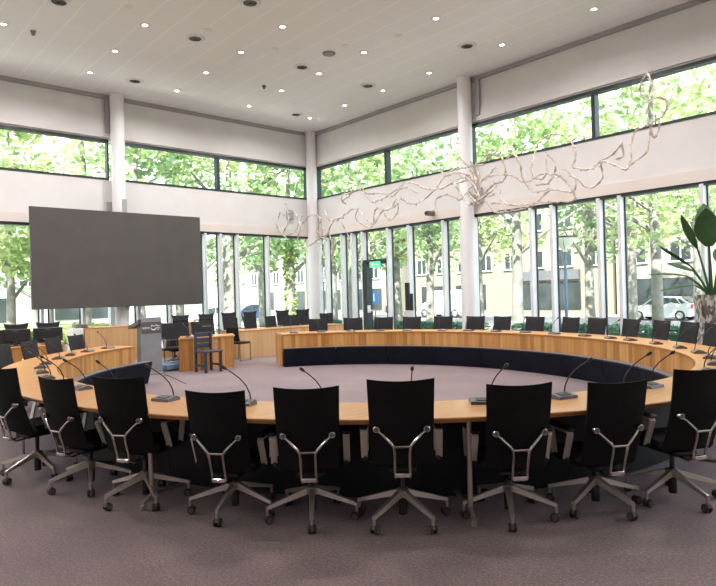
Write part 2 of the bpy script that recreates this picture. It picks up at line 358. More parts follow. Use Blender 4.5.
def window(A, t0, t1, z0, z1, muls, fw=0.06, mw=0.078, lower=False, skip=()):
    global WIN; WIN += 1
    bx = wall('', A)
    root = bpy.data.objects.new('window_%d' % WIN, None); COL.objects.link(root); struct(root)
    f = MB()
    bx(f, t0, t1, -.2, 0.02, z1 - fw, z1 + .02); bx(f, t0, t1, -.2, 0.02, z0, z0 + fw)
    bx(f, t0, t0 + .05, -.18, (.02 if not lower else -.12), z0 + fw, z1 - fw); bx(f, t1 - .05, t1, -.18, (.02 if not lower else -.12), z0 + fw, z1 - fw)
    f.build('window_frame', 'darkframe', root)
    if lower:
        for t in (t0, t1): q = MB(); bx(q, t - .06, t + .07, -.12, .06, z0 + .02, z1 - .03); q.build('mullion', 'alu', root)
    for t in muls:
        if lower:
            q = MB(); bx(q, t - mw / 2, t + mw / 2, -.13, 0.07, z0 + .02, z1 - .03); q.build('mullion', 'alu', root)
            q = MB(); bx(q, t - mw / 2 - .028, t + mw / 2 + .028, -.18, -.13, z0 + fw, z1 - fw); q.build('mullion_gasket', 'darkframe', root)
        else:
            q = MB(); bx(q, t - .05, t + .05, -.2, 0.01, z0 + fw, z1 - fw); q.build('mullion', 'darkframe', root)
    g = MB()
    edges = [t0] + list(muls) + [t1]
    for a, c in zip(edges[:-1], edges[1:]):
        if any(abs((a + c) / 2 - s) < .3 for s in skip): continue
        bx(g, a + .04, c - .04, -.155, -.145, z0 + .03, z1 - .03)
    g.build('window_pane', 'glass', root)
CS = 7.47
for A, sp in ((AL, [(0.25, 7.35), (7.75, 14.8), (15.2, 19.3)]), (AR, [(0.25, 7.25), (7.65, 14.8), (15.2, 23.3)])):
    for t0, t1 in sp: window(A, t0, t1, Z1, Z2, [t0 + 3.8])
window(AL, 0.25, 7.35, 0, ZL, [2.15, 3.39, 4.05, 4.63, 5.9, 6.95], lower=True)
window(AL, 7.75, 14.8, 0, ZL, [8.6, 9.46, 9.72, 11.6, 12.2, 13.5], lower=True)
window(AL, 15.2, 19.3, 0, ZL, [17.2], lower=True)
window(AR, 0.25, 7.25, 0, ZL, [0.75, 1.67, 2.26, 2.80, 4.08, 5.05, 6.52], lower=True, skip=(3.44,))
window(AR, 7.65, 14.8, 0, ZL, [9.61, 10.24, 11.53, 12.06, 13.9], lower=True)
window(AR, 15.2, 23.3, 0, ZL, [16.5, 18.2, 20, 21.6], lower=True)
# columns stand just inside the walls
for p in ((0.22, -0.22), (0.28, -CS - .1), (CS + .2, -0.28), (0.28, -15.0), (15.0, -0.28)):
    c = MB(); c.lathe([(0.2, 0), (0.2, ZC)], (p[0], p[1], 0), 32); struct(c.build('column', 'column', smooth=True))
for A, t in ((AL, CS - .05 - .0), (AR, CS + .28)):
    bx = wall('', A); t2 = 7.72 if A is AL else 7.92
    for z0, z1 in ((Z2 + .2, ZC - .12), (ZL + .3, ZL + .75)):
        q = MB(); bx(q, t2, t2 + .14, 0.05, 0.12, z0, z1)
        n = max(2, int((z1 - z0) / .22))
        for k in range(n): bx(q, t2 + .04, t2 + .10, 0.12, 0.126, z0 + .08 + k * .22, z0 + .13 + k * .22)
        struct(q.build('trim_rail', 'steel_strip'))
# door in the right-hand glass wall
d = bpy.data.objects.new('door_1', None); COL.objects.link(d); struct(d)
bx = wall('', AR); DH = 2.72
q = MB(); bx(q, 2.84, 3.06, -.16, 0.10, 0, DH); bx(q, 3.98, 4.06, -.16, .06, 0, DH); bx(q, 2.84, 4.06, -.16, .06, DH - .10, DH + .06); bx(q, 3.06, 3.98, -.1, 0, 0, .12)
q.build('door_frame', 'darkframe', d)
q = MB(); bx(q, 3.05, 3.99, -.10, -.09, .12, DH - .1); bx(q, 2.86, 4.03, -.155, -.145, DH + .06, ZL - .05); q.build('door_pane', 'glass', d)
q = MB(); q.tube([AR(3.08, .09, 1.02), AR(3.95, .09, 1.02)], .02); bx(q, 3.06, 3.12, 0, .10, .95, 1.2); bx(q, 3.9, 3.97, 0, .10, .95, 1.2); q.build('push_bar', 'trimwhite', d)
e = thing('exit_sign', 'small green exit sign over the dark framed glass door', 'sign', AR(3.5, .10, DH - .22))
q = MB(); sbox(q, (-.24, -.03, 0), (.24, .03, .2)); q.build('sign_box', 'green', e)
q = MB()
q.box((-.09, -.032, .1), (.10, .004, .12)); q.box((.07, -.032, .10), (.12, .004, .03)); q.prism([(.12, .05), (.19, .10), (.12, .15)], -.034, -.030)
q.build('pictogram', 'mark', e)
# ------------------------------------------------------------------ ring table
RC = (-.05, 9.55)
def RR(ph):
    return 4.464 - .024 * math.cos(ph) + .001 * math.sin(ph) - .200 * math.cos(2 * ph) - .265 * math.sin(2 * ph) - .028 * math.cos(3 * ph) + .021 * math.sin(3 * ph)
def rp(ph, off, z=0.0):
    r = RR(ph) + off; return cw(RC[0] + r * math.cos(ph), RC[1] + r * math.sin(ph), z)
def outn(ph):
    t = rp(ph + .01, 0) - rp(ph - .01, 0); n = Vector((t.y, -t.x, 0)).normalized()
    if n.dot(rp(ph, 1) - rp(ph, 0)) < 0: n = -n
    return n
def rq(ph, off, z=0.0): p = rp(ph, 0, z); return p + outn(ph) * off
D2 = math.radians
P0, P1 = D2(154 - 360), D2(110.6)
def phi_of(p):                                  # world point -> ring angle
    c = cw(*RC); v = p - c; X = v.x * CA + v.y * SA; Z = -v.x * SA + v.y * CA
    a = math.atan2(Z, X)
    return a - 2 * PI if a > D2(130) else a
def sector(mb, a0, a1, prof, n, closed_prof=True, u0=0.0):
    """sweep a profile of (offset, z) along the ring; uv u = arc length, v = along profile height"""
    m = len(prof); vs = []; fs = []; uvs = []; us = [u0]
    for i in range(n + 1):
        ph = a0 + (a1 - a0) * i / n
        for (o, z) in prof: vs.append(rq(ph, o, z))
        if i: us.append(us[-1] + (rp(ph, 0) - rp(a0 + (a1 - a0) * (i - 1) / n, 0)).length)
    for i in range(n):
        for k in range(m):
            k2 = (k + 1) % m
            fs.append((i * m + k, (i + 1) * m + k, (i + 1) * m + k2, i * m + k2))
            uvs.append([(us[i], prof[k][1]), (us[i + 1], prof[k][1]), (us[i + 1], prof[k2][1]), (us[i], prof[k2][1])])
    fs.append(tuple(range(m))); uvs.append([(p[0], p[1]) for p in prof])
    fs.append(tuple(n * m + k for k in range(m))); uvs.append([(p[0], p[1]) for p in prof])
    mb.add(vs, fs, uvs); return us[-1]
TH, TW = 0.74, 0.665
tab = thing('ring_table', 'large oval ring shaped conference table with light wood top and slatted wooden front', 'table', cw(*RC))
def tb(mb, name, m, smooth=False, parent=None):
    o = mb.build(name, m, None, smooth, at=cw(*RC)); o.parent = parent or tab; o.location = (0, 0, 0); return o
q = MB(); sector(q, P0, P1, [(-.01, TH - .004), (-.004, TH), (TW - .004, TH), (TW, TH - .004), (TW, TH - .012), (-.01, TH - .012)], 160); tb(q, 'tabletop', 'top', True)
q = MB(); sector(q, P0, P1, [(-.008, TH - .013), (TW - .002, TH - .013), (TW - .012, TH - .036), (-.008, TH - .036)], 160); tb(q, 'edge_band', 'edge', True)
NS = 20; u = 0.0
for k in range(NS):
    a0 = P0 + (P1 - P0) * k / NS; a1 = P0 + (P1 - P0) * (k + 1) / NS - .0012
    q = MB(); u = sector(q, a0, a1, [(0.0, .36), (0.0, TH - .037), (.02, TH - .037), (.02, .36)], 10, u0=u); tb(q, 'front_panel', 'panel')
    q = MB(); sector(q, a0, a1, [(.022, .02), (.022, TH - .04), (.04, TH - .04), (.04, .02)], 8); tb(q, 'backing_panel', 'back')
NP = 22
for k in range(NP):
    a0 = P0 - D2(4) + (P1 - P0 + D2(4)) * k / NP; a1 = P0 - D2(4) + (P1 - P0 + D2(4)) * (k + 1) / NP - .003
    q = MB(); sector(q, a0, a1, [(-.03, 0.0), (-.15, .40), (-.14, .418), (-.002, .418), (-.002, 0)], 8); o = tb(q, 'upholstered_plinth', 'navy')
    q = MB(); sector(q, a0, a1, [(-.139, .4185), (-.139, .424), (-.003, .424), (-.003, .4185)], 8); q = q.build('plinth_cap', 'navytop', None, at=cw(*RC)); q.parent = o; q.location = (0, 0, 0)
# end panels at the two open ends
for a, s in ((P0, -1), (P1, 1)):
    q = MB(); n = outn(a); t = Vector((-n.y, n.x, 0)); c = rq(a, .36, .37); q.box(c, (.03, .66, .70), math.atan2(n.y, n.x) - PI / 2); tb(q, 'end_panel', 'panel')
# table legs (silver T legs on the outer side)
legs = [phi_of(at(192, 478, .1)), phi_of(at(454, 484, .1))]
dl = legs[1] - legs[0]
for ph in [legs[0] - 2 * dl, legs[0] - dl, legs[0], legs[1], legs[1] + dl, legs[1] + 2 * dl, legs[1] + 3 * dl]:
    n = outn(ph); q = MB()
    q.tube([rq(ph, .56, TH - .04), rq(ph, .54, .10)], .018, 8); q.tube([rq(ph, .12, .07), rq(ph, .54, .09), rq(ph, .64, .04)], .016, 8)
    q.lathe([(.02, 0), (.02, .03)], rq(ph, .64, 0), 10); tb(q, 'leg', 'legalu', True)
# ------------------------------------------------------------------ swivel chair
def grid_back(w0, w1, z0, z1, y0, lean, curve, dip, th, nx=10, nz=8, edge=0.02, nar=None):
    mb = MB(); front = []; back = []
    def P(i, j, d):
        u = -1 + 2 * i / nx; h = j / nz; w = w0 + (w1 - w0) * h
        if nar: w *= nar(h)
        x = u * w / 2; z = z0 + (z1 - z0) * h - dip * (1 - u * u) * h
        if h == 0: z += .012 * abs(u) ** 6
        y = y0 - lean * h - .02 * math.sin(h * PI) + curve * u * u + d
        return (x, y, z)
    vs = [P(i, j, 0) for j in range(nz + 1) for i in range(nx + 1)] + [P(i, j, th * (1 - .7 * max(abs(-1 + 2 * i / nx) ** 4, abs(-1 + 2 * j / nz) ** 6))) for j in range(nz + 1) for i in range(nx + 1)]
    N = (nx + 1) * (nz + 1); ix = lambda i, j: j * (nx + 1) + i; fs = []
    for j in range(nz):
        for i in range(nx):
            fs.append((ix(i, j), ix(i + 1, j), ix(i + 1, j + 1), ix(i, j + 1))); fs.append((N + ix(i, j), N + ix(i, j + 1), N + ix(i + 1, j + 1), N + ix(i + 1, j)))
    for i in range(nx):
        for j in (0, nz): fs.append((ix(i, j), ix(i + 1, j), N + ix(i + 1, j), N + ix(i, j)))
    for j in range(nz):
        for i in (0, nx): fs.append((ix(i, j), ix(i, j + 1), N + ix(i, j + 1), N + ix(i, j)))
    mb.add(vs, fs); return mb
def yb(z): h = (z - .44) / .58; return -.205 - .15 * h - .02 * math.sin(max(0, min(1, h)) * PI)
def make_chair(label, group, fabric='black', head=False):
    t = thing('swivel_chair' if not head else 'headrest_chair', label, 'chair', (0, 0, 0), 0, group)
    grid_back(.41, .44, .44, 1.03, -.205, .15, .035, .014, .035).build('backrest', fabric, t, True)
    if head:
        grid_back(.40, .50, .98, 1.16, -.345, .04, .07, .03, .04).build('headrest', fabric, t, True)
    q = MB()                                   # Y shaped frame
    for s in (-1, 1):
        x0 = .160 * s
        pts = [(x0, yb(.695) - .004, .695), (.128 * s, yb(.67) - .030, .668), (.072 * s, yb(.61) - .060, .612), (.054 * s, yb(.59) - .066, .588), (.050 * s, yb(.55) - .070, .548), (.049 * s, yb(.45) - .072, .44), (.049 * s, yb(.45) - .068, .392), (.048 * s, -.22, .362), (.046 * s, -.06, .375)]
        q.tube(pts, [.009, .009, .010, .010, .010, .009, .009, .010, .010], 8)
    q.tube([(-.052, yb(.59) - .067, .590), (.052, yb(.59) - .067, .590)], .010, 8)
    q.box((0, yb(.45) - .066, .392), (.10, .035, .03), bev=.006)
    fr = q.build('back_frame', 'chrome', t, True)
    for s in (-1, 1):
        q = MB(); q.lathe([(.021, .030), (.024, .016), (.024, -.018), (.020, -.024)], (.163 * s, yb(.70) - .002, .70), 16, 'Y'); q.build('pivot_disc', 'chrome', fr, True)
        q = MB(); q.lathe([(.016, -.0242), (.016, -.027)], (.163 * s, yb(.70) - .002, .70), 14, 'Y'); q.build('pivot_cap', 'castergrey', fr, True)
    q = MB(); q.box((0, .05, .452), (.47, .45, .075), bev=.03); q.build('seat', fabric, t, True)
    q = MB(); q.box((0, -.02, .392), (.20, .26, .05), bev=.015); q.build('seat_mechanism', 'blackp', t, True)
    for s in (-1, 1):
        q = MB()
        q.ribbon([(-.055, .455), (-.07, .50), (-.10, .57), (-.128, .642), (-.12, .656), (.14, .656), (.155, .642), (.135, .56), (.11, .455)], .256 * s, .046, .013)
        a = q.build('armrest', 'armchrome', t)
        q = MB(); q.tube([(.252 * s, -.08, .452), (.254 * s, .0, .442), (.252 * s, .13, .452)], .016, 8); q.build('arm_bracket', 'blackp', a, True)
        q = MB(); q.box((.258 * s, .01, .676), (.06, .33, .024), bev=.012); q.build('arm_pad', 'blackp', a, True)
    q = MB(); q.lathe([(.030, .045), (.030, .19), (.026, .20), (.018, .21), (.018, .38)], (0, 0, 0), 16); q.build('gas_column', 'blackp', t, True)
    q = MB(); q.lathe([(.036, .165), (.048, .18), (.048, .215), (.036, .225)], (0, 0, 0), 20); q.build('base_hub', 'legalu', t, True)
    lm = cm = None
    for k in range(5):
        if lm is None:
            q = MB()
            for sec in ((.03, .212, .030, .040),):
                pass
            st = [(.03, .196, .024, .022), (.12, .172, .021, .018), (.24, .138, .018, .014), (.335, .111, .015, .011)]
            vs = []; fs = []
            for (x, z, w, h) in st: vs += [(x, -w, z - h), (x, w, z - h), (x, w * .7, z + h), (x, -w * .7, z + h)]
            for i in range(3):
                for e in range(4): fs.append((i * 4 + e, i * 4 + (e + 1) % 4, i * 4 + 4 + (e + 1) % 4, i * 4 + 4 + e))
            fs += [(0, 1, 2, 3), (12, 13, 14, 15)]; q.add(vs, fs); q.lathe([(.011, .06), (.011, .10)], (.328, 0, 0), 10)
            L = q.build('leg', 'legalu', t, True); lm = L
            c = MB()
            for s in (-1, 1): c.lathe([(.010, s * .006), (.028, s * .007), (.030, s * .012), (.030, s * .022), (.024, s * .028), (.008, s * .028)], (.318, 0, .030), 18, 'Y')
            cc = c.build('caster', 'tyre', L, True); cm = cc
            c = MB()
            c.prism([(-.026, .036), (-.02, .055), (0, .064), (.02, .058), (.028, .036)], -.006, .006, Matrix.Translation((.318, 0, 0)))
            for s in (-1, 1): c.lathe([(.021, s * .0285), (.021, s * .030)], (.318, 0, .030), 14, 'Y')
            c.build('caster_cover', 'castergrey', L, True)
        else:
            L = lm.copy(); COL.objects.link(L); L.parent = t
            for ch in list(lm.children): g = ch.copy(); COL.objects.link(g); g.parent = L
        L.rotation_euler = (0, 0, 2 * PI * k / 5 + .3)
    return t
def spin_base(t, ang):                         # turn the five star legs
    k = 0
    for ch in t.children:
        if ch.name.split('.')[0] == 'leg': ch.rotation_euler = (0, 0, 2 * PI * k / 5 + ang); k += 1
NEAR = [  # post foot px, lowest caster px, extra turn, label
 ((31, 470), (19, 481), 0, 'black swivel chair at the near left table bend, cut by the left photo edge'),
 ((84, 481), (54, 494), 0, 'black swivel chair in the near row, second counting from the left end'),
 ((138, 494), (150, 504), 0, 'black swivel chair just left of the silver table leg with slanted foot'),
 ((236, 501), (228.6, 517), 0, 'black swivel chair just right of the silver table leg with slanted foot'),
 ((312, 504), (312.4, 527), 0, 'black swivel chair near the camera below the corner column, square to the table'),
 ((402, 511), (418, 527), 0, 'black swivel chair nearest the camera, in the middle of the near row'),
 ((508.7, 505), (539.5, 519), 0, 'black swivel chair right of the upright silver table leg in the near row'),
 ((596, 499), (613, 513), 0, 'black swivel chair in the near row, second counting from the right end'),
 ((675, 491), (694, 507), 0, 'black swivel chair at the right end of the near row, standing on bare carpet'),
]
GN = 'swivel chairs on the near side of the table'
proto = None
PUSH = [.0, .0, .0, .09, .14, .05, .07, .03, .03]
TURN = [.27, .15, .27, .15, .22, 0.0, -.08, -.13, -.25]
SHIFT = [9, 9, 9, 6, 6, 1, -4, -3, -6]
DROP = [0, -.055, -.01, -.085, -.05, 0, -.055, -.075, -.02]
for i, (foot, cas, tr, lab) in enumerate(NEAR):
    p = at(foot[0], foot[1], .045); p.z = 0; n = outn(phi_of(p)); p = p + n * PUSH[i] + Vector((BR.x, BR.y, 0)) * SHIFT[i] / 142; rz = math.atan2(-n.y, -n.x) - PI / 2 + TURN[i]
    if proto is None: proto = make_chair(lab, GN); proto.location = p; proto.rotation_euler = (0, 0, rz); o = proto
    else: o = copytree(proto, p, rz, lab, GN)
    for ch in o.children:
        if ch.name.split('.')[0] not in ('leg', 'base_hub', 'gas_column'): ch.location.z = DROP[i]
    c = at(cas[0], cas[1], 0.0) - p; spin_base(o, math.atan2(c.y, c.x) - rz)
def seat_phi(px, off, z, lo, hi):
    best = None
    for k in range(600):
        ph = lo + (hi - lo) * k / 599; w = rq(ph, off, z) - CAMP
        x = 358 + FPX * w.dot(BR) / w.dot(BF)
        if best is None or abs(x - px) < best[0]: best = (abs(x - px), ph)
    return best[1]
pf = None
def far_chair(p, n, lab, grp, sc=1.0, jit=0.0):
    global pf
    rz = math.atan2(-n.y, -n.x) - PI / 2 + jit
    if pf is None:
        pf = make_chair(lab, grp, 'chair_far'); pf.location = p; pf.rotation_euler = (0, 0, rz); pf.scale = (1.05, 1, sc); o = pf
    else: o = copytree(pf, p, rz, lab, grp, (1.05, 1, sc))
    return o
GF = 'swivel chairs on the far side of the table'
FARC = [(318, 'dark swivel chair at the open end of the far table side, near the corner column'),
 (352, 'dark swivel chair on the far table side, left of the one before the glass door'),
 (384.5, 'dark swivel chair on the far table side, standing before the glass door'),
 (411, 'dark swivel chair on the far table side, below the grey intercom pillar'),
 (443, 'dark swivel chair on the far table side, below the white van outside'),
 (475, 'dark swivel chair on the far table side, below the white column'),
 (501.5, 'dark far chair first to the right of the white column'),
 (535, 'dark far chair second to the right of the white column'),
 (570, 'dark swivel chair on the far table side, below the street lamp outside'),
 (597, 'dark swivel chair on the far table side, first to the right of the street lamp'),
 (630, 'dark swivel chair on the far table side, left of the grey tree trunk outside'),
 (660, 'dark swivel chair on the far table side, below the grey tree trunk and car front'),
 (689, 'dark swivel chair between the parked car rear and the mosaic planter'),
 (716, 'dark swivel chair beside the mosaic planter, cut by the right photo edge')]
for px, lab in FARC:
    ph = seat_phi(px, TW + .28, .9, D2(-20), D2(112)); p = rq(ph, TW - .02); far_chair(p, outn(ph), lab, GF, 1.0, R.uniform(-.12, .12))
GL = 'swivel chairs behind the left arm of the table'
for px, y, lab in ((4, 349, 'dark swivel chair behind the left table arm, cut by the left photo edge'),
                (30, 345, 'dark swivel chair behind the left table arm, before the gap between the monitors'),
                (54.5, 341, 'dark swivel chair behind the left table arm, before the right hand monitor'),
                (78, 337.5, 'dark swivel chair behind the left table arm, next to the table end by the lectern')):
    ph = seat_phi(px, TW + .3, .9, D2(-212), D2(-172)); p = rq(ph, TW + .02)
    far_chair(p, outn(ph), lab, GL, .95, R.uniform(-.1, .1))
# ------------------------------------------------------------------ microphones
def make_mic(label, group, lean):
    t = thing('gooseneck_microphone', label, 'microphone', (0, 0, 0), 0, group)
    q = MB(); q.prism([(-.07, 0), (-.07, .018), (-.03, .040), (.07, .022), (.075, 0)], -.095, .095, Matrix.Rotation(-PI / 2, 4, 'Z')); q.build('base_unit', 'micgrey', t)
    q = MB(); q.box((0, -.035, .031), (.10, .06, .004), m=Matrix.Translation((0, -.022, .0335)) @ Matrix.Rotation(math.radians(10), 4, 'X')); q.build('button_panel', 'blackp', t)
    pts = [(.06, .03, .034), (.06, .022, .09), (.06, -.005, .15), (.06, -.05, .205), (.06, -.105, .25), (.06, -.155, .285)]
    q = MB(); q.tube(pts, [.006, .0055, .005, .005, .005, .005], 6); q.build('gooseneck', 'blackp', t, True)
    q = MB(); a = Vector(pts[-1]); dv = (a - Vector(pts[-2])).normalized()
    q.tube([a - dv * .005, a + dv * .01, a + dv * .035, a + dv * .045], [.006, .013, .013, .007], 10); q.build('microphone_head', 'blackp', t, True)
    return t
MICS = [
 (706, 392, 'microphone on the near right table, half hidden behind the last near chair'),
 (632, 390, 'microphone whose stalk rises just left of the last near chair on the right'),
 (562, 395, 'microphone with a long stalk leaning right, between two near chairs right of centre'),
 (478.5, 398, 'microphone on the near table left of the chair beside the upright table leg'),
 (402, 399, 'microphone whose head pokes over the back of the middle near chair'),
 (322, 399, 'microphone whose head pokes over the near chair below the corner column'),
 (254, 398, 'microphone in the gap right of the fourth near chair, stalk curving left'),
 (180, 395, 'microphone above the slanted foot table leg, left of the fourth chair'),
 (124, 391, 'microphone behind the third near chair on the left'),
 (88, 386.5, 'microphone with shiny base at the near left bend, nearest the dark plinth corner'),
 (61, 382, 'microphone with shiny base at the near left bend, over the second chair back'),
 (46, 377, 'microphone in the left bend, third base from the near end of the cluster'),
 (40.5, 371.5, 'microphone at the leftmost tip of the inner table rim'),
 (39.5, 366.5, 'microphone in the left bend, just beyond the leftmost tip of the rim'),
 (48, 362.5, 'microphone in the left bend at the head of the slatted wooden front'),
 (60, 357.5, 'microphone on the left table arm before the third chair from the lectern'),
 (77, 354, 'microphone on the left table arm before the second chair from the lectern'),
 (95, 350.5, 'microphone on the left table arm, second from the table end'),
 (117, 347.3, 'microphone on the left table arm, last before the table end by the lectern'),
 (292, 332, 'microphone at the open end of the far table side, without a chair behind it'),
 (321, 331.5, 'microphone before the far chair nearest the open table end'),
 (350, 331, 'microphone before the far chair left of the glass door'),
 (378, 331, 'microphone before the far chair at the glass door'),
 (403, 331, 'microphone before the far chair at the intercom pillar'),
 (436, 331, 'microphone before the far chair below the white van'),
 (462, 331, 'microphone before the far chair at the white column'),
 (489, 331.5, 'microphone before the first far chair right of the white column'),
 (517, 332.5, 'microphone before the second far chair right of the white column'),
 (543, 334, 'microphone on the far table left of the street lamp'),
 (570, 336, 'microphone on the far table directly below the street lamp'),
 (596, 338, 'microphone on the far table right of the street lamp, below a window mullion'),
 (618, 339.8, 'microphone on the far table left of the grey tree trunk'),
 (643, 343, 'microphone on the far table below the grey tree trunk'),
 (663, 347, 'microphone on the right table bend below the parked white car'),
 (680.5, 351.5, 'microphone on the right table bend left of the mosaic planter'),
 (693.5, 356.5, 'microphone on the right table bend below the mosaic planter'),
 (701.5, 362.5, 'microphone on the right table bend, last but one before the near chairs'),
 (703, 370, 'microphone on the right table bend, just above the back of the last near chair')]
pm = None; GM = 'gooseneck microphones on the ring table'
MICP = []
for x, y, lab in MICS:
    ph = phi_of(at(x, y, .76)); MICP.append(ph)
for (x, y, lab), ph in zip(MICS, MICP):
    n = outn(ph); p = rq(ph, .17, TH); rz = math.atan2(-n.y, -n.x) - PI / 2 + R.uniform(-.25, .25)
    lab = lab.replace('microphone', 'gooseneck microphone', 1)
    if pm is None: pm = make_mic(lab, GM, 0); pm.location = p; pm.rotation_euler = (0, 0, rz); o = pm
    else: o = copytree(pm, p, rz, lab, GM)
    tw = R.uniform(-.3, .3)
    if y > 388: tw = {632: .6, 562: .45, 478.5: .5, 402: .1, 322: -.5, 254: -1.2, 180: -.8, 124: -.9}.get(x, 0)
    root = Vector((.06, .03, 0)); Rm = Matrix.Rotation(tw, 3, 'Z')
    for ch in o.children:
        if ch.name.split('.')[0] in ('gooseneck', 'microphone_head'): ch.rotation_euler = (0, 0, tw); ch.location = root - Rm @ root
# ------------------------------------------------------------------ LED screen on the column
SX = 0.85
pa, pb, pc, pd = onx(30, 206.2, SX), onx(32.4, 309.3, SX), onx(201, 217, SX), onx(201.6, 304.5, SX)
y0 = (pa.y + pb.y) / 2; y1 = (pc.y + pd.y) / 2; z1 = (pa.z + pc.z) / 2; z0 = (pb.z + pd.z) / 2
scr = thing('video_wall_screen', 'huge dark grey wall screen hung in front of the left windows', 'screen', (SX - .1, (y0 + y1) / 2, z0))
w, h = y1 - y0, z1 - z0
q = MB(); q.box((.02, 0, h / 2), (.10, w, h), bev=.004); q.build('screen_housing', 'screenside', scr)
q = MB(); q.box((.0735, 0, h / 2), (.007, w - .006, h - .006)); q.build('display_panel', 'screen', scr)
q = MB()
cy = -CS - .1 - (y0 + y1) / 2
for zz in (.5, h - .5): q.box((-.12, cy, zz), (.26, .3, .10))
q.box((-.05, cy, h / 2 + .15), (.06, .12, h + .5)); q.build('mounting_bracket', 'steel_strip', scr)
# ------------------------------------------------------------------ lectern
lp = at(160, 374, 0); lc = Vector((lp.x - .22, lp.y - .16, 0))
le = thing('lectern', 'grey metal lectern with white emblem standing by the table end', 'lectern', lc)
q = MB(); q.box((0, 0, .02), (.46, .50, .04), bev=.01); q.build('foot_plate', 'lect', le)
q = MB(); q.box((.19, 0, .58), (.05, .43, 1.10), bev=.006); q.build('front_panel', 'lect', le)
q = MB(); q.prism([(-.10, .04), (.16, .04), (.16, 1.06), (-.06, 1.02)], -.20, .20); q.build('body', 'lectdark', le)
q = MB(); q.box((.218, 0, 1.00), (.012, .45, .24), bev=.003); lpn = q.build('emblem_panel', 'lectdark', le)
q = MB(); q.box((.19, 0, 1.165), (.05, .42, .10), bev=.005); q.build('top_fascia', 'lect', le)
q = MB(); q.prism([(-.42, .97), (-.42, 1.03), (.16, 1.18), (.17, 1.08)], -.26, .24); q.build('reading_shelf', 'lectdark', le)
q = MB()
for k in range(9): q.box((.2255, -.19 + k * .018, 1.0), (.003, .011, .016 if k % 3 else .026))
q.box((.2255, -.115, .975), (.003, .15, .004))
arc = [(.2255, .04 + .055 * math.cos(a), 1.0 + .05 * math.sin(a)) for a in [PI * 1.05 + PI * .95 * i / 12 for i in range(13)]]
q.tube(arc, [.004 + .009 * math.sin(PI * i / 12) for i in range(13)], 6); q.tube([(.2255, -.01, 1.01), (.2255, .0, 1.055), (.2255, .03, 1.045), (.2255, .05, 1.02)], .008, 6)
q.tube([(.2255, .06, 1.03), (.2255, .10, 1.05), (.2255, .15, 1.03), (.2255, .18, 1.035)], [.005, .01, .008, .003], 6); q.tube([(.2255, .10, 1.0), (.2255, .14, .985), (.2255, .18, .99)], .006, 6); q.tube([(.2255, .11, .965), (.2255, .16, .955)], .005, 6)
q.build('emblem', 'mark', lpn)
# ------------------------------------------------------------------ desks at the open end
def desk(name, label, X, Ya, Yb, depth, h, m='panel_pale', group=None, end=True):
    """wooden desk: front faces +X at world X"""
    c = Vector((X - depth / 2, (Ya + Yb) / 2, 0)); L = abs(Yb - Ya)
    t = thing(name, label, 'desk', c, 0, group)
    n = max(1, round(L / 1.2))
    for k in range(n):
        q = MB(); q.box((depth / 2 - .015, -L / 2 + (k + .5) * L / n, (h - .03) / 2), (.03, L / n - .008, h - .03)); q.build('front_panel', m, t)
    q = MB(); q.box((0, 0, h - .015), (depth + .02, L + .02, .03), bev=.005); q.build('desk_top', 'top', t)
    for s in (-1, 1):
        q = MB(); q.box((-.02, s * (L / 2 - .015), (h - .03) / 2), (depth - .06, .03, h - .03)); q.build('side_panel', m, t)
    return t
a1 = at(238, 358.6, 0); a2 = ony(345, 325, -3.0)
YR0 = a1.y; XR = a1.x
desk('press_desk', 'long pale wooden desk below the windows left of the corner column', XR + .15, YR0 - .15, -2.75, .7, .73)
b1 = at(133.7, 360, 0); b2 = onx(84, 328, b1.x)
desk('dais_desk', 'tall pale wooden desk front behind the lectern under the screen', b1.x + .05, b2.y, b2.y + 3.4, .7, .92)
cb = thing('control_box', 'small white box with grey lid at the end of the desk under the screen', 'box', (b1.x - .1, b2.y - .18, 0))
q = MB(); q.box((0, 0, .46), (.5, .24, .92), bev=.01); q.build('cabinet', 'trimwhite', cb); q = MB(); q.box((0, .12, .97), (.3, .3, .09), bev=.01); q.build('lid', 'castergrey', cb)
o1 = at(40, 345.2, .74)
XO = o1.x; 
od = desk('operator_desk', 'wooden operator desk carrying two monitors behind the left table arm', XO + .1, -13.0, at(58, 344, .74).y + .1, .75, .74, 'panel')
def monitor(px, lab, wpx):
    p = at(px, 343.5, .745)
    X = XO - .22; y = onx(px, 335, X).y
    t = thing('desk_monitor', lab, 'monitor', (X, y, .74), 0, 'monitors on the operator desk')
    q = MB(); q.box((0, 0, .195), (.05, .56, .28), bev=.012); q.build('screen_casing', 'blackp', t, True)
    q = MB(); q.box((.032, 0, .185), (.03, .40, .18), bev=.012); q.build('rear_cover', 'chair_far', t)
    q = MB(); q.box((.0265, 0, .305), (.003, .12, .016)); q.build('maker_badge', 'castergrey', t)
    q = MB(); q.box((.03, 0, .06), (.04, .07, .12)); q.box((.02, 0, .008), (.20, .26, .016), bev=.004); q.build('stand', 'blackp', t)
monitor(15, 'black desk monitor seen from behind, nearer the left photo edge', 28)
monitor(48, 'black desk monitor seen from behind, below the left end of the screen', 27)
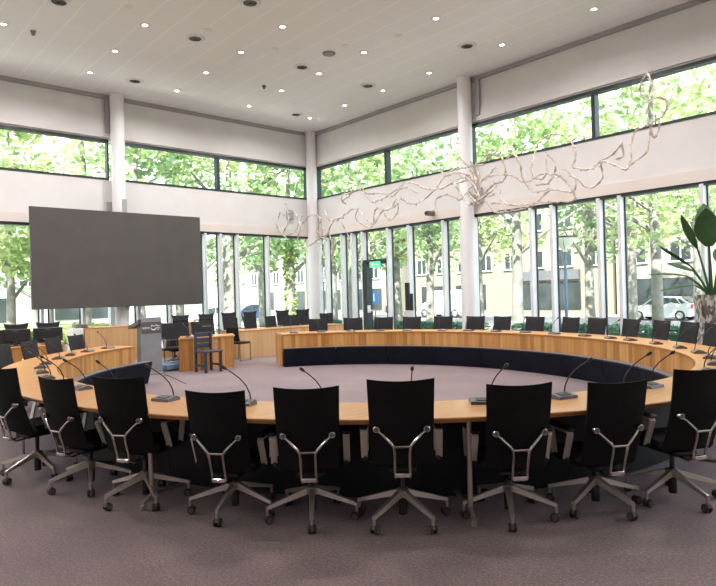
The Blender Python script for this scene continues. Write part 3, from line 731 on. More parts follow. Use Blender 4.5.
# small desk in front of the open end
c0, c1, c2 = at(180.7, 371.7, 0), at(197, 370.7, 0), at(234.5, 366.8, 0)
sd = thing('clerk_desk', 'small wooden desk with rounded end standing on the carpet right of the lectern', 'desk', c1)
def fpanel(A, B, th=.03, h=.70, ins=0):
    q = MB(); dv = B - A; L = dv.length; n = Vector((-dv.y, dv.x, 0)).normalized()
    q.box((A + B) / 2 - c1 + n * th / 2 + Vector((0, 0, h / 2)), (L, th, h), math.atan2(dv.y, dv.x)); return q
dvec = (c2 - c1).normalized(); nb = Vector((-dvec.y, dvec.x, 0))
nb = (ray(184, 340) * Vector((1, 1, 0)) if False else Vector((ray(184, 340).x, ray(184, 340).y, 0))).normalized()
fpanel(c0, c1).build('front_panel', 'panel', sd); fpanel(c1 + dvec * .008, c1 + dvec * .36).build('front_panel', 'panel', sd)
fpanel(c1 + dvec * .368, c2).build('front_panel', 'panel', sd)
q = MB()
pl = [c0 + nb * .75, c0 - nb * .02, c1 - nb * .03, c2 - nb * .03, c2 + dvec * .03, c2 + dvec * .03 + nb * .75]
n = len(pl); q.add([p - c1 + Vector((0, 0, z)) for z in (.70, .73) for p in pl], [tuple(range(n)), tuple(range(n, 2 * n))] + [(i, (i + 1) % n, n + (i + 1) % n, n + i) for i in range(n)]); q.build('desk_top', 'top', sd)
fpanel(c2 + nb * .04, c2 + nb * .7).build('side_panel', 'panel', sd); fpanel(c0 + nb * .04, c0 + nb * .7).build('side_panel', 'panel', sd)
q = MB(); q.box(dvec * .35 + nb * .3 + Vector((0, 0, 0)), (.01, .01, .01));
lt = thing('laptop', 'open black laptop on the small desk behind the blue grey chair', 'laptop', c1 + dvec * .22 + nb * .30 + Vector((0, 0, .73)), math.atan2(dvec.y, dvec.x))
sg = 1 if (Matrix.Rotation(math.atan2(dvec.y, dvec.x), 3, 'Z') @ Vector((0, 1, 0))).dot(nb) > 0 else -1
q = MB(); q.box((0, sg * .12, .012), (.38, .26, .024), bev=.005); q.build('keyboard_base', 'blackp', lt)
q = MB(); q.box((0, -sg * .02, .16), (.38, .018, .26), bev=.006); q.build('laptop_lid', 'blackp', lt)
q = MB(); q.box((.03, -sg * .031, .23), (.22, .004, .03)); q.build('lid_strip', 'castergrey', lt)
q = make_mic('gooseneck microphone with its stalk leaning left on the rounded desk end', GM, 0); q.location = c1 - dvec * .12 + nb * .22 + Vector((0, 0, .73)); q.rotation_euler = (0, 0, math.atan2(nb.y, nb.x) + PI / 2 + .7)
# blue-grey slatted chair
def slat_chair(p, rz):
    t = thing('wooden_chair', 'blue grey painted wooden chair with slatted back in front of the small desk', 'chair', p, rz)
    for x in (-.19, .19):
        for y, hh in ((-.19, .84), (.19, .43)):
            q = MB(); q.box((x, y, hh / 2), (.05, .05, hh), bev=.005); q.build('leg', 'bluewood', t)
    q = MB(); q.box((0, .02, .445), (.44, .46, .035), bev=.006); q.build('seat', 'bluewood', t)
    for z in (.56, .68, .80):
        q = MB(); q.box((0, -.205, z), (.40, .022, .09), bev=.004); s = q.build('back_slat', 'bluewood', t)
        q = MB(); q.lathe([(.014, -.012), (.014, -.018)], (.12 if z != .68 else -.12, -.205, z), 10, 'Y'); q.build('bolt', 'mark', s)
    for a, c in (((-.19, -.19), (-.19, .19)), ((.19, -.19), (.19, .19))):
        q = MB(); q.box(((a[0] + c[0]) / 2, 0, .15), (.03, .36, .04)); q.build('stretcher', 'bluewood', t)
sp = at(212, 370, 0); fdv = BR * .72 - BF * .69; slat_chair(Vector((sp.x, sp.y, 0)) - Vector((BF.x, BF.y, 0)) * .30, math.atan2(fdv.y, fdv.x) - PI / 2)
def sled_chair(p, rz, lab):
    t = thing('visitor_chair', lab, 'chair', p, rz, 'black sled base chairs beside the small desk')
    q = MB(); q.box((0, 0, .455), (.42, .42, .05), bev=.015); q.build('seat', 'black', t, True)
    grid_back(.40, .40, .50, .84, -.20, .06, .02, 0, .025).build('backrest', 'black', t, True)
    for s in (-1, 1):
        q = MB(); q.tube([(.2 * s, -.25, .70), (.2 * s, -.20, .45), (.2 * s, -.20, .012), (.2 * s, .20, .012), (.2 * s, .20, .435), (.2 * s, -.2, .435)], .010, 8); q.build('sled_frame', 'blackp', t, True)
p1 = at(169, 367, 0)
st = thing('side_table', 'small black table on thin legs right of the lectern holding a camera case', 'table', p1)
q = MB(); q.box((0, 0, .42), (.38, .42, .035), bev=.008); q.build('table_top', 'blackp', st)
for x in (-.18, .18):
    for y in (-.18, .18):
        q = MB(); q.tube([(x, y, 0), (x, y, .41)], .011, 8); q.build('leg', 'blackp', st)
ca = thing('equipment_case', 'black and silver equipment case on the small black table', 'case', p1 + Vector((.02, .05, .438)))
q = MB(); q.box((0, 0, .10), (.22, .26, .20), bev=.01); q.build('case_body', 'blackp', ca); q = MB(); q.box((.112, -.09, .10), (.01, .02, .2)); q.box((.112, .09, .10), (.01, .02, .2)); q.build('case_strap', 'castergrey', ca)
p2 = at(174, 371, 0); bo = MB(); bo.box((0, 0, .09), (.24, .40, .17), bev=.04); bo.box((0, 0, .185), (.16, .30, .03), bev=.012)
o = bo.build('storage_bag', 'bluebox', None, True); o.location = (p2.x - .12, p2.y, 0.003); tag(o, 'soft light blue bag on the carpet beside the rounded desk end', 'bag')
p3 = at(242.5, 361, 0); sled_chair(Vector((p3.x - .15, p3.y, 0)), PI * .5 - 1.25, 'black chair with thin wire base at the right end of the small desk')
cbm = MB(); cp = [at(164, 374.5, .006), at(168, 375.5, .006), at(176, 379, .006), at(186, 384, .006)]; cbm.tube(cp, .006, 6); tag(cbm.build('floor_cable', 'blackp', None, True), 'black cable lying on the carpet at the lectern foot', 'cable')
# chairs behind these desks: rear row with headrests, front row plain
GB = 'swivel chairs behind the window desks'; GH = 'headrest chairs along the left windows'
FRONTX = Vector((1, 0, 0))
for px, X, lab in ((174, c1.x - 1.15, 'dark swivel chair at the small desk, just right of the lectern'), (205, c1.x - 1.25, 'dark swivel chair at the small desk, behind the laptop'),
                   (235, XR - .95, 'dark swivel chair at the window desk, first right of the small desk'), (256.5, XR - 1.0, 'dark swivel chair at the window desk, left of the thick mullion'),
                   (278, XR - 1.0, 'dark swivel chair at the window desk, just right of the thick mullion'), (297, XR - 1.0, 'dark swivel chair at the window desk, left of the corner column'),
                   (331, XR - 1.0, 'dark swivel chair at the right end of the window desk, beyond the corner column')):
    p = onx(px, 325, X); p.z = 0; far_chair(p, -FRONTX, lab, GB, 1.0, R.uniform(-.25, .25))
ph_ = None
for px, X, lab in ((184, 3.2, 'dark headrest chair near the windows, first to the right of the lectern'), (210, 2.9, 'dark headrest chair near the windows, above the laptop'),
                   (234, 2.7, 'dark headrest chair near the windows, above the right end of the small desk'), (256, 2.6, 'dark headrest chair near the windows, left of the thick mullion'),
                   (287, 2.5, 'dark headrest chair near the windows, before the ivy covered trunk'), (306, 2.5, 'dark headrest chair near the windows, at the corner column'),
                   (19, XO - 1.25, 'dark headrest chair behind the left monitor'), (51, XO - 1.25, 'dark headrest chair behind the monitor below the screen')):
    p = onx(px, 325, X); p.z = 0; rz = PI * -.5 + R.uniform(-.3, .3)
    if ph_ is None: ph_ = make_chair(lab, GH, 'chair_far', True); ph_.location = p; ph_.rotation_euler = (0, 0, rz)
    else: copytree(ph_, p, rz, lab, GH)
# ------------------------------------------------------------------ wall fittings
g = ony(435, 214, -.02)
cam = thing('security_camera', 'small security camera with a stalk on the band over the right windows', 'camera', (g.x, -.0, g.z))
q = MB(); q.box((0, -.03, .12), (.16, .06, .10), bev=.01); q.tube([(0, -.05, .12), (0, -.22, .06)], .02, 8); q.tube([(.03, -.03, .16), (.04, -.03, .5)], .012, 6); q.build('bracket', 'trimwhite', cam, True)
q = MB(); q.box((0, -.26, .0), (.15, .32, .14), bev=.02); q.build('camera_housing', 'castergrey', cam, True)
q = MB(); q.lathe([(.05, -.42), (.05, -.45)], (0, 0, 0), 14, 'Y'); q.build('lens', 'blackp', cam, True)
g = onx(289, 215, .0)
sp_ = MB(); sp_.box((0, 0, 0), (.12, .26, .34), bev=.012); o = sp_.build('wall_speaker', 'steel_strip', None, True); o.location = (.06, g.y, g.z); tag(o, 'small grey speaker box on the left wall band near the corner', 'speaker')
g = ony(409.5, 325, -.45)
ip = thing('intercom_pillar', 'slim grey pillar with black screen standing right of the glass door', 'intercom', (g.x, -.45, 0))
q = MB(); q.box((0, 0, .52), (.40, .12, 1.04), bev=.01); q.box((0, 0, .02), (.5, .3, .04), bev=.01); q.build('pillar_body', 'alu', ip)
q = MB(); q.box((-.05, 0, 1.48), (.16, .08, .88), bev=.01); q.build('display_panel', 'blackp', ip); q = MB(); q.box((.12, 0, 1.3), (.10, .07, .55), bev=.01); q.build('card_reader', 'blackp', ip)
# ------------------------------------------------------------------ planter with big leaves
pp = ony(713, 300, -1.35); pt_ = thing('potted_plant', 'tall mosaic planter with large dark banana leaves at the right windows', 'plant', (pp.x, pp.y, 0))
q = MB(); q.lathe([(.24, 0), (.26, .03), (.30, .7), (.345, 1.36), (.35, 1.40), (.31, 1.40), (.30, 1.30)], (0, 0, 0), 32); q.build('planter', 'pot', pt_, True)
q = MB(); q.lathe([(.305, 1.28), (.305, 1.31)], (0, 0, 0), 24); q.build('soil', 'bark', pt_)
def bigleaf(az, el, stem, L, W, droop):
    d0 = Vector((math.cos(az) * math.cos(el), math.sin(az) * math.cos(el), math.sin(el))); h = Vector((math.cos(az), math.sin(az), 0)); side = Vector((-math.sin(az), math.cos(az), 0))
    base = Vector((math.cos(az) * .06, math.sin(az) * .06, 1.3)); pts = [base]; d_ = Vector((h.x * .12, h.y * .12, 1)).normalized()
    for k in range(6):
        d_ = (d_ + (d0 - d_) * .22).normalized(); pts.append(pts[-1] + d_ * stem / 6)
    stem_p = list(pts); q = MB(); q.tube(stem_p, [.028 - .002 * k for k in range(7)], 6); so = q.build('stem', 'bigleaf', pt_, True)
    d_ = d0; p = pts[-1]; rows = []
    N = 9
    for k in range(N + 1):
        f = k / N; wv = W * (math.sin(PI * min(1, f * .94 + .05)) ** .75) * .5
        up = side.cross(d_).normalized()
        rows.append((p - side * wv + up * wv * .30, p.copy(), p + side * wv + up * wv * .30, up))
        d_ = (d_ + Vector((h.x * .3, h.y * .3, -1)) * droop / N).normalized(); p = p + d_ * L / N
    vs = []; fs = []
    for r in rows: vs += [r[0], r[1], r[2], r[0] - r[3] * .006, r[1] - r[3] * .012, r[2] - r[3] * .006]
    for k in range(N):
        a = k * 6; c = a + 6
        for (i, j) in ((0, 1), (1, 2)): fs.append((a + i, a + j, c + j, c + i)); fs.append((a + 3 + i, c + 3 + i, c + 3 + j, a + 3 + j))
        fs.append((a, c, c + 3, a + 3)); fs.append((a + 2, a + 5, c + 5, c + 2))
    fs += [(0, 3, 4, 1), (1, 4, 5, 2)]; e = N * 6; fs += [(e, e + 1, e + 4, e + 3), (e + 1, e + 2, e + 5, e + 4)]
    q = MB(); q.add(vs, fs); q.build('leaf_blade', 'bigleaf', so, True)
lw = math.atan2(-BR.y, -BR.x)                  # towards photo-left
for az, el, stem, L, W, dr in ((lw, .75, .55, .75, .20, .3), (lw + .3, 1.15, .75, .75, .22, .25), (lw - .3, .35, .45, .70, .16, .5), (lw + .1, .1, .3, .75, .16, .4), (lw + PI, 1.2, .8, .85, .42, .5), (lw + 2.2, 1.0, .8, .9, .45, .6), (lw - 2.4, .9, .6, .8, .40, .6), (lw + .9, 1.35, .75, .75, .46, .3), (lw + 1.7, .7, .5, .7, .36, .6), (lw - 1.2, .6, .5, .65, .3, .5), (lw - 1.9, 1.3, .9, .8, .4, .4), (lw + 2.9, .6, .5, .8, .36, .6)):
    bigleaf(az, el, stem * 1.4, L, W, dr)
# ------------------------------------------------------------------ hanging sculpture
YS = -2.0
sc = thing('hanging_sculpture', 'tangled hanging sculpture of white knotted strands along the right windows', 'sculpture', (6, YS, 0))
def strand(pts, depth=0.0, rad=.022):
    # pts in survey pixels -> smooth 3-D knotted strand around the hanging plane
    W = [ony(x, y, YS + depth + .10 * math.sin(i * 1.1 + x * .03)) for i, (x, y) in enumerate(pts)]
    out = []
    for i in range(len(W) - 1):
        p0, p1, p2, p3 = W[max(0, i - 1)], W[i], W[i + 1], W[min(len(W) - 1, i + 2)]
        n = max(3, int((p2 - p1).length / .05))
        for k in range(n):
            t = k / n; out.append(.5 * ((2 * p1) + (p2 - p0) * t + (2 * p0 - 5 * p1 + 4 * p2 - p3) * t * t + (3 * p1 - p0 - 3 * p2 + p3) * t ** 3))
    out.append(W[-1])
    out = [Vector((p.x + R.uniform(-.012, .012), p.y + R.uniform(-.012, .012), p.z + R.uniform(-.012, .012))) for p in out]
    rr = [rad * R.choice((.55, .8, 1.0, 1.35)) for _ in out]
    q = MB(); q.tube(out, rr, 5)
    for p in out[::2]:                          # little knots
        if R.random() < .75:
            dv = Vector((R.uniform(-1, 1), R.uniform(-1, 1), R.uniform(-1, 1))).normalized() * rad * R.uniform(1.6, 3.2); q.tube([p - dv * .3, p + dv * .4, p + dv], [rad * .4, rad * .7, rad * .25], 4)
    o = q.build('strand', 'bead', None, at=(6, YS, 0)); o.parent = sc; o.location = (0, 0, 0); return out
A3 = lambda L: [(480 + x / 3.034, 60 + y / 3.034) for x, y in L]
A4 = lambda L: [(300 + x / 3.58, 120 + y / 3.58) for x, y in L]
for L in ([(510, 28), (492, 62), (487, 100), (515, 120), (545, 113), (570, 135), (558, 165), (522, 185), (513, 150), (518, 118), (522, 80), (508, 36)],
          [(520, 182), (515, 240), (505, 280), (470, 305), (440, 332), (400, 315), (365, 308), (335, 332), (285, 328)], [(546, 178), (542, 212), (528, 236), (518, 205), (524, 182)],
          [(520, 195), (472, 215), (460, 250), (457, 300), (440, 335)], [(365, 310), (372, 350), (352, 382), (320, 386), (298, 362), (270, 350)],
          [(280, 325), (290, 280), (270, 240), (240, 225), (200, 232), (172, 265), (160, 310), (160, 352), (185, 362), (202, 340), (200, 300)],
          [(430, 255), (400, 288), (368, 305)], [(430, 255), (434, 290), (412, 300)], [(0, 310), (25, 285), (60, 290), (75, 320), (75, 360), (40, 380), (10, 410)], [(60, 395), (70, 430), (120, 440), (190, 430), (260, 430), (290, 420), (270, 380), (240, 350), (200, 345)],
          [(20, 430), (45, 460), (90, 458), (160, 440), (215, 395), (280, 400), (288, 360), (250, 330)], [(80, 300), (100, 285), (120, 310), (130, 360), (165, 400), (210, 390)], [(0, 370), (40, 350), (90, 350), (140, 370), (190, 345), (240, 355)], [(200, 280), (230, 320), (210, 370), (170, 380)]):
    strand(A3(L), R.uniform(-.2, .2), .022)
for L in ([(545, 55), (538, 90), (570, 130), (605, 165), (645, 150), (672, 128), (716, 120)], [(150, 292), (150, 268), (178, 262), (215, 250), (258, 292), (300, 280), (345, 248), (392, 222), (450, 245), (505, 245), (560, 215), (600, 200)],
          [(88, 320), (100, 352), (130, 362), (160, 338), (198, 318), (232, 350), (262, 372), (292, 330), (328, 312), (350, 280), (398, 300), (432, 292), (482, 250), (520, 202), (572, 190), (610, 205)], [(480, 322), (488, 282), (530, 268), (572, 285), (602, 258), (632, 282), (690, 268)],
          [(70, 350), (82, 400), (62, 430), (30, 452), (5, 455)], [(170, 220), (182, 262), (152, 290), (165, 300)], [(100, 400), (115, 440), (118, 480)], [(150, 370), (175, 420), (170, 470)], [(20, 440), (24, 478)], [(210, 315), (200, 350), (232, 380), (260, 380), (270, 320), (310, 322), (352, 300)],
          [(210, 222), (240, 262), (290, 262), (330, 272), (372, 240), (420, 260)], [(520, 190), (560, 240), (600, 300), (640, 290), (700, 240)], [(570, 195), (620, 230), (640, 280), (610, 300)], [(500, 165), (512, 190), (560, 175), (600, 170), (660, 160)], [(610, 150), (640, 200), (620, 250), (660, 290), (716, 300)], [(560, 230), (600, 215), (650, 215), (700, 170)], [(-50, 300), (-40, 360), (-60, 410), (-20, 400), (10, 340)], [(-70, 330), (-85, 380), (-50, 420)], [(10, 370), (40, 340), (75, 355), (60, 400), (90, 420), (120, 360), (160, 350)], [(-60, 340), (-20, 330), (0, 380), (-10, 430)], [(60, 420), (80, 470), (76, 520)], [(120, 420), (112, 470), (116, 510)],
          [(610, 180), (630, 220), (600, 260), (640, 300)], [(300, 330), (320, 360), (350, 330), (345, 290)]):
    strand([(max(x, 277), y) for x, y in A4(L)], R.uniform(-.25, .25), .024)
for x, y in ((648, 72), (560, 135), (480, 165), (400, 185), (330, 200), (290, 210)):
    p = ony(x, y, YS); q = MB(); q.tube([p, (p.x, p.y, ZC)], .0012, 4); o = q.build('suspension_wire', 'wire', None, at=(6, YS, 0)); o.parent = sc; o.location = (0, 0, 0)
# ------------------------------------------------------------------ ceiling fittings
DL = [(3.5, 24), (145, 25), (115, 51), (90, 72.5), (206, 72.5), (177, 90.5), (241, 52), (282.6, 26.6), (319, 73.4), (281.5, 90.5), (249, 106), (310, 118), (436, 18.3), (594, 9), (502, 44.7), (364, 52.3), (429, 72.8), (383, 90.5), (344.5, 105.3)]
DLAB = ['at the left photo edge', 'second row from the left wall, left of the speaker ring', 'in the row left of the round air vents, middle one', 'nearest the left column, over the screen', 'left of centre, below the vent ring', 'over the left clerestory mullion', 'left of the pair of small sensors at mid ceiling', 'near the top photo edge, between two vents', 'just right of the vent at mid ceiling', 'above the small sensor toward the corner', 'near the left wall, two from the corner', 'nearest the corner column', 'near the top photo edge, left of the right wall', 'nearest the upper right photo corner', 'just right of the vent by the right column', 'beside the blank round plate', 'left of the right column', 'below the vent left of the right column', 'near the right wall, next to the corner']
pdl = None
for (x, y), lab in zip(DL, DLAB):
    p = at(x, y, ZC)
    lab = 'recessed white ceiling downlight ' + lab
    if pdl is None:
        pdl = thing('ceiling_downlight', lab, 'light', p, 0, 'ceiling downlights'); q = MB(); q.lathe([(.062, -.012), (.11, -.014), (.125, 0), (.062, 0)], (0, 0, 0), 20, capb=False); q.build('trim_ring', 'trimwhite', pdl, True)
        q = MB(); q.lathe([(.061, -.004), (.061, -.001)], (0, 0, 0), 16); q.build('lamp', 'lamp', pdl)
    else: copytree(pdl, p, 0, lab, 'ceiling downlights')
VT = [((59, 1), 'at the top photo edge on the left'), ((250, 2), 'at the top photo edge near the middle'), ((195, 37.7), 'largest in view, left of centre'), ((302, 66.4), 'above the corner column at mid ceiling'), ((135, 80.4), 'nearest the left column'), ((296, 114), 'nearest the corner column'), ((467, 45.3), 'just left of the right column head'), ((368, 85.2), 'between the corner and the right column')]
pv = None
for (x, y), lab in VT:
    p = at(x, y, ZC); lab = 'round dark ceiling air vent ' + lab
    if pv is None:
        pv = thing('ceiling_vent', lab, 'vent', p, 0, 'round ceiling vents'); q = MB(); q.lathe([(.15, -.03), (.22, -.02), (.24, 0), (.15, 0)], (0, 0, 0), 24, capb=False); q.build('outer_ring', 'trimwhite', pv, True)
        q = MB(); q.lathe([(.15, -.012), (.15, -.002)], (0, 0, 0), 20); q.build('recess', 'ventd', pv)
        q = MB()
        for r in (.05, .09, .13): q.lathe([(r, -.03), (r + .012, -.03), (r + .012, -.014), (r, -.014)], (0, 0, 0), 20, capb=False)
        q.build('louvre', 'vent', pv)
    else: copytree(pv, p, 0, lab, 'round ceiling vents')
for k, ((x, y), lab) in enumerate((((329, 53.3), 'flat round grey plate in the ceiling between the downlights'), ((33, 31), 'small dark ceiling sensor near the left photo edge'), ((264, 85.5), 'small dark ceiling sensor over the left wall'), ((208, 30), 'small pale ceiling disc beside the large vent'), ((275, 49), 'small pale ceiling disc above the corner column vent'), ((128, 6.5), 'small pale ceiling disc at the top left'), ((345.4, 45.8), 'small pale ceiling disc beside the flat grey plate'), ((398, 35.6), 'small pale ceiling disc right of the middle'))):
    p = at(x, y, ZC); q = MB(); r = .17 if k == 0 else (.06 if k < 3 else .09); q.lathe([(r * .9, -.03 if k < 3 else -.012), (r, -.01), (r, 0)], (0, 0, 0), 18)
    if 0 < k < 3: q.lathe([(.035, -.10), (.05, -.03)], (0, 0, 0), 12)
    o = q.build('ceiling_sensor', 'vent' if k < 3 else 'trimwhite', None, True); o.location = p; tag(o, lab, 'sensor', 'small ceiling fittings')
# ------------------------------------------------------------------ outside
GZ = -.5
def slab(name, a, c, m): q = MB(); sbox(q, a, c); return struct(q.build(name, m))
slab('ground', (-120, -90, GZ - .4), (90, 120, GZ - .06), 'lawn')
slab('path', (-9, YE - 4, GZ - .06), (XE + 4, 5.0, GZ), 'palepath')
slab('path', (-60, 7.0, GZ - .057), (70, 9, GZ + .01), 'palepath')
slab('pavement', (-60, 9, GZ - .055), (70, 17.5, GZ + .02), 'paving')
slab('road', (-90, 17.5, GZ - .058), (90, 27.4, GZ), 'asphalt')
slab('kerb', (-90, 27.4, GZ - .05), (90, 31.5, GZ + .05), 'paving')
slab('road', (-26, -90, GZ - .057), (-17, 15, GZ + .004), 'asphalt')
slab('pavement', (-14, -60, GZ - .05), (-9, 9, GZ + .015), 'paving')
def leafcloud(mb, c, rad, n, size, shell=.55):
    for _ in range(n):
        while True:
            d = Vector((R.uniform(-1, 1), R.uniform(-1, 1), R.uniform(-1, 1)))
            if 0.05 < d.length < 1: break
        d = d.normalized() * (shell + (1 - shell) * R.random()) if R.random() < .8 else d
        p = Vector((c[0] + d.x * rad[0], c[1] + d.y * rad[1], c[2] + d.z * rad[2]))
        a = Vector((R.uniform(-1, 1), R.uniform(-1, 1), R.uniform(-.6, .6))).normalized(); b_ = a.orthogonal().normalized(); b_ = (Matrix.Rotation(R.uniform(0, PI), 3, a) @ b_)
        s = size * R.uniform(.6, 1.3)
        mb.add([p - a * s, p + b_ * s * .55, p + a * s, p - b_ * s * .55], [(0, 1, 2, 3)])
def tree(p, H, cr, m, label, tr=.22, zlow=3.2, n=2600, size=.26, trunk='bark', grp='street trees outside the windows'):
    t = thing('street_tree', label, 'tree', p, R.uniform(0, 6), grp)
    q = MB(); q.tube([(0, 0, -.1), (.02, 0, 1.2), (.05, .03, zlow), (0, .1, H * .55), (.1, 0, H * .8)], [tr * 1.25, tr, tr * .9, tr * .6, tr * .2], 12)
    for k in range(6):
        a = k * 1.05 + R.random(); z = zlow * .9 + k * (H * .45 - zlow * .5) / 6
        q.tube([(0.03, .03, z), (math.cos(a) * cr * .35, math.sin(a) * cr * .35, z + 1.0), (math.cos(a) * cr * .75, math.sin(a) * cr * .75, z + 1.9)], [tr * .45, tr * .28, tr * .1], 6)
    q.build('trunk', trunk, t, True)
    q = MB(); nb_ = 15
    for k in range(nb_):
        a = R.uniform(0, 2 * PI); rr = cr * math.sqrt(R.random()) * .72; z = zlow + .6 + (H - zlow - 1.2) * R.random(); f = 1.0 - .5 * abs((z - (zlow + H) / 2) / ((H - zlow) / 2)) ** 2
        s = cr * R.uniform(.28, .48); leafcloud(q, (math.cos(a) * rr * f, math.sin(a) * rr * f, z), (s, s, s * .75), n // nb_, size)
    q.build('crown', m, t)
    return t
TR = [  # px, distance, height, crown radius, leaf, trunk radius, low edge, label
 (657, 20.5, 12.5, 4.0, 'leafA', .18, 3.6, 'street tree with a thick pale trunk just left of the parked white car'),
 (630, 29, 13, 4.0, 'leafC', .30, 3.6, 'street tree with a broad trunk behind the front of the parked white car'),
 (517, 27, 12, 3.8, 'leafA', .24, 4.0, 'street tree with a slim trunk right of the white column'),
 (590, 34, 13, 4.0, 'leafB', .25, 3.6, 'street tree beyond the road behind the street lamp'),
 (700, 33, 13, 4.0, 'leafA', .25, 4.5, 'street tree beyond the parked car at the right'),
 (765, 23, 13, 4.5, 'leafC', .25, 4.0, 'street tree whose crown fills the right end of the upper window'),
 (480, 41, 12, 4.0, 'leafC', .25, 3.5, 'street tree behind the white column'),
 (430, 33, 12, 4.0, 'leafB', .22, 3.4, 'street tree rising above the white van'),
 (398, 36, 12, 3.6, 'leafC', .25, 3.2, 'yellowish street tree right of the glass door'),
 (352, 30, 11, 3.4, 'leafA', .20, 3.2, 'street tree left of the glass door'),
 (368, 50, 13, 4.5, 'leafB', .25, 3.2, 'distant street tree seen over the glass door'),
 (334, 42, 11, 4.0, 'leafB', .22, 3.4, 'street tree just right of the corner column'),
 (230, 31, 12, 4.0, 'leafC', .40, 4.2, 'street tree with a thick bright trunk right of the screen'),
 (290, 30, 11, 3.6, 'leafB', .24, 3.4, 'street tree with an ivy covered trunk left of the corner column'),
 (262, 44, 11, 3.8, 'leafA', .25, 4.0, 'distant street tree between the thick trunk and the ivy trunk'),
 (180, 36, 12, 4.2, 'leafB', .25, 3.0, 'street tree behind the right half of the screen'),
 (140, 29, 12.5, 4.2, 'leafB', .25, 2.6, 'street tree behind the middle of the screen'),
 (85, 27, 13, 4.5, 'leafA', .25, 2.4, 'street tree behind the left half of the screen'),
 (36, 34, 13, 4.5, 'leafC', .22, 2.6, 'yellowish street tree at the left end of the screen'),
 (10, 27, 12.5, 4.2, 'leafA', .20, 2.4, 'street tree left of the screen over the green shrub'),
 (-40, 24, 13, 4.5, 'leafC', .25, 2.6, 'street tree at the far left whose crown fills the upper window'),
 (205, 50, 12, 4.5, 'leafC', .25, 3.4, 'distant street tree at the right edge of the screen')]
ivy_t = None
for px, D, H, cr, m, tr, zl, lab in TR:
    n = int(1750 * (cr / 4) ** 2); o = tree(far(px, D, GZ), H, cr, m, lab, tr, zl, n, .16 if D < 26 else .21)
    if px == 290:
        q = MB()
        for k in range(14): leafcloud(q, (0.03, 0.02, .3 + k * .45), (.34, .34, .35), 70, .10, .8)
        q.build('ivy', 'ivy', o)
def shrub(px, D, rad, lab, m='leafB'):
    t = thing('garden_shrub', lab, 'shrub', far(px, D, GZ), 0, 'shrubs outside the left windows'); q = MB()
    for k in range(7): a = k * .9; leafcloud(q, (math.cos(a) * rad[0] * .5, math.sin(a) * rad[1] * .5, rad[2] * R.uniform(.5, 1.0)), (rad[0] * .55, rad[1] * .55, rad[2] * .6), 420, .09)
    q.build('foliage', m, t); q = MB()
    for k in range(5): a = k * 1.26; q.tube([(0, 0, -.06), (math.cos(a) * rad[0] * .4, math.sin(a) * rad[1] * .4, rad[2])], [.04, .015], 6)
    q.build('stem', 'bark', t)
shrub(12, 21, (1.1, 1.1, .85), 'round green shrub outside at the left photo edge'); shrub(-60, 19.5, (1.0, 1.0, .8), 'green shrub beyond the left photo edge, partly in view'); shrub(72, 25, (1.3, 1.3, .8), 'pale green shrub outside below the screen', 'leafC')
shrub(96, 29, (1.3, 1.3, .8), 'yellowish shrub outside behind the tall desk under the screen', 'leafC')
def hedge(name, lab, a, c, h, grp):
    t = thing(name, lab, 'hedge', ((a[0] + c[0]) / 2, (a[1] + c[1]) / 2, GZ), 0, grp); q = MB(); L = (c[0] - a[0]); W = (c[1] - a[1])
    n = int(L * 700)
    for _ in range(n):
        p = Vector((R.uniform(-L / 2, L / 2), R.uniform(-W / 2, W / 2), R.uniform(.02, h) if R.random() < .5 else h + R.uniform(-.08, .05)))
        s = R.uniform(.04, .07); u_ = Vector((R.uniform(-1, 1), R.uniform(-1, 1), R.uniform(-.4, .8))).normalized(); v_ = u_.orthogonal().normalized(); q.add([p - u_ * s, p + v_ * s * .6, p + u_ * s, p - v_ * s * .6], [(0, 1, 2, 3)])
    q.build('foliage', 'hedge', t); q = MB(); q.box((0, 0, h * .45), (L - .1, W - .15, h * .9 - .06)); q.build('twig_core', 'hedge', t)
hedge('box_hedge', 'low green hedge outside the right windows, left of the white column', (-1, .9), (6.9, 1.7), 1.02, 'low hedges outside the right windows'); hedge('box_hedge', 'low green hedge outside the right windows, from the white column to the planter', (8.2, .9), (18, 1.7), 1.05, 'low hedges outside the right windows')
# street lamp
lp = far(566, 22, GZ); sl = thing('street_lamp', 'blue street lamp with a flat wide head outside the right windows', 'street lamp', lp)
q = MB(); q.lathe([(.09, 0), (.09, 1.0), (.06, 1.05), (.055, 3.4)], (0, 0, 0), 14); q.build('post', 'postblue', sl, True)
q = MB(); q.lathe([(.06, 3.4), (.10, 3.5), (.44, 3.88), (.42, 3.90), (.08, 3.55)], (0, 0, 0), 18, capb=False); q.build('diffuser', 'trimwhite', sl, True)
q = MB(); q.lathe([(.45, 3.88), (.45, 3.93), (.2, 3.97), (.02, 3.98)], (0, 0, 0), 18); q.build('lamp_lid', 'blackp', sl, True)
for k in range(4):
    a = k * PI / 2 + .4; q = MB(); q.tube([(.05 * math.cos(a), .05 * math.sin(a), 3.45), (.42 * math.cos(a), .42 * math.sin(a), 3.88)], .012, 6); q.build('rib', 'blackp', sl)
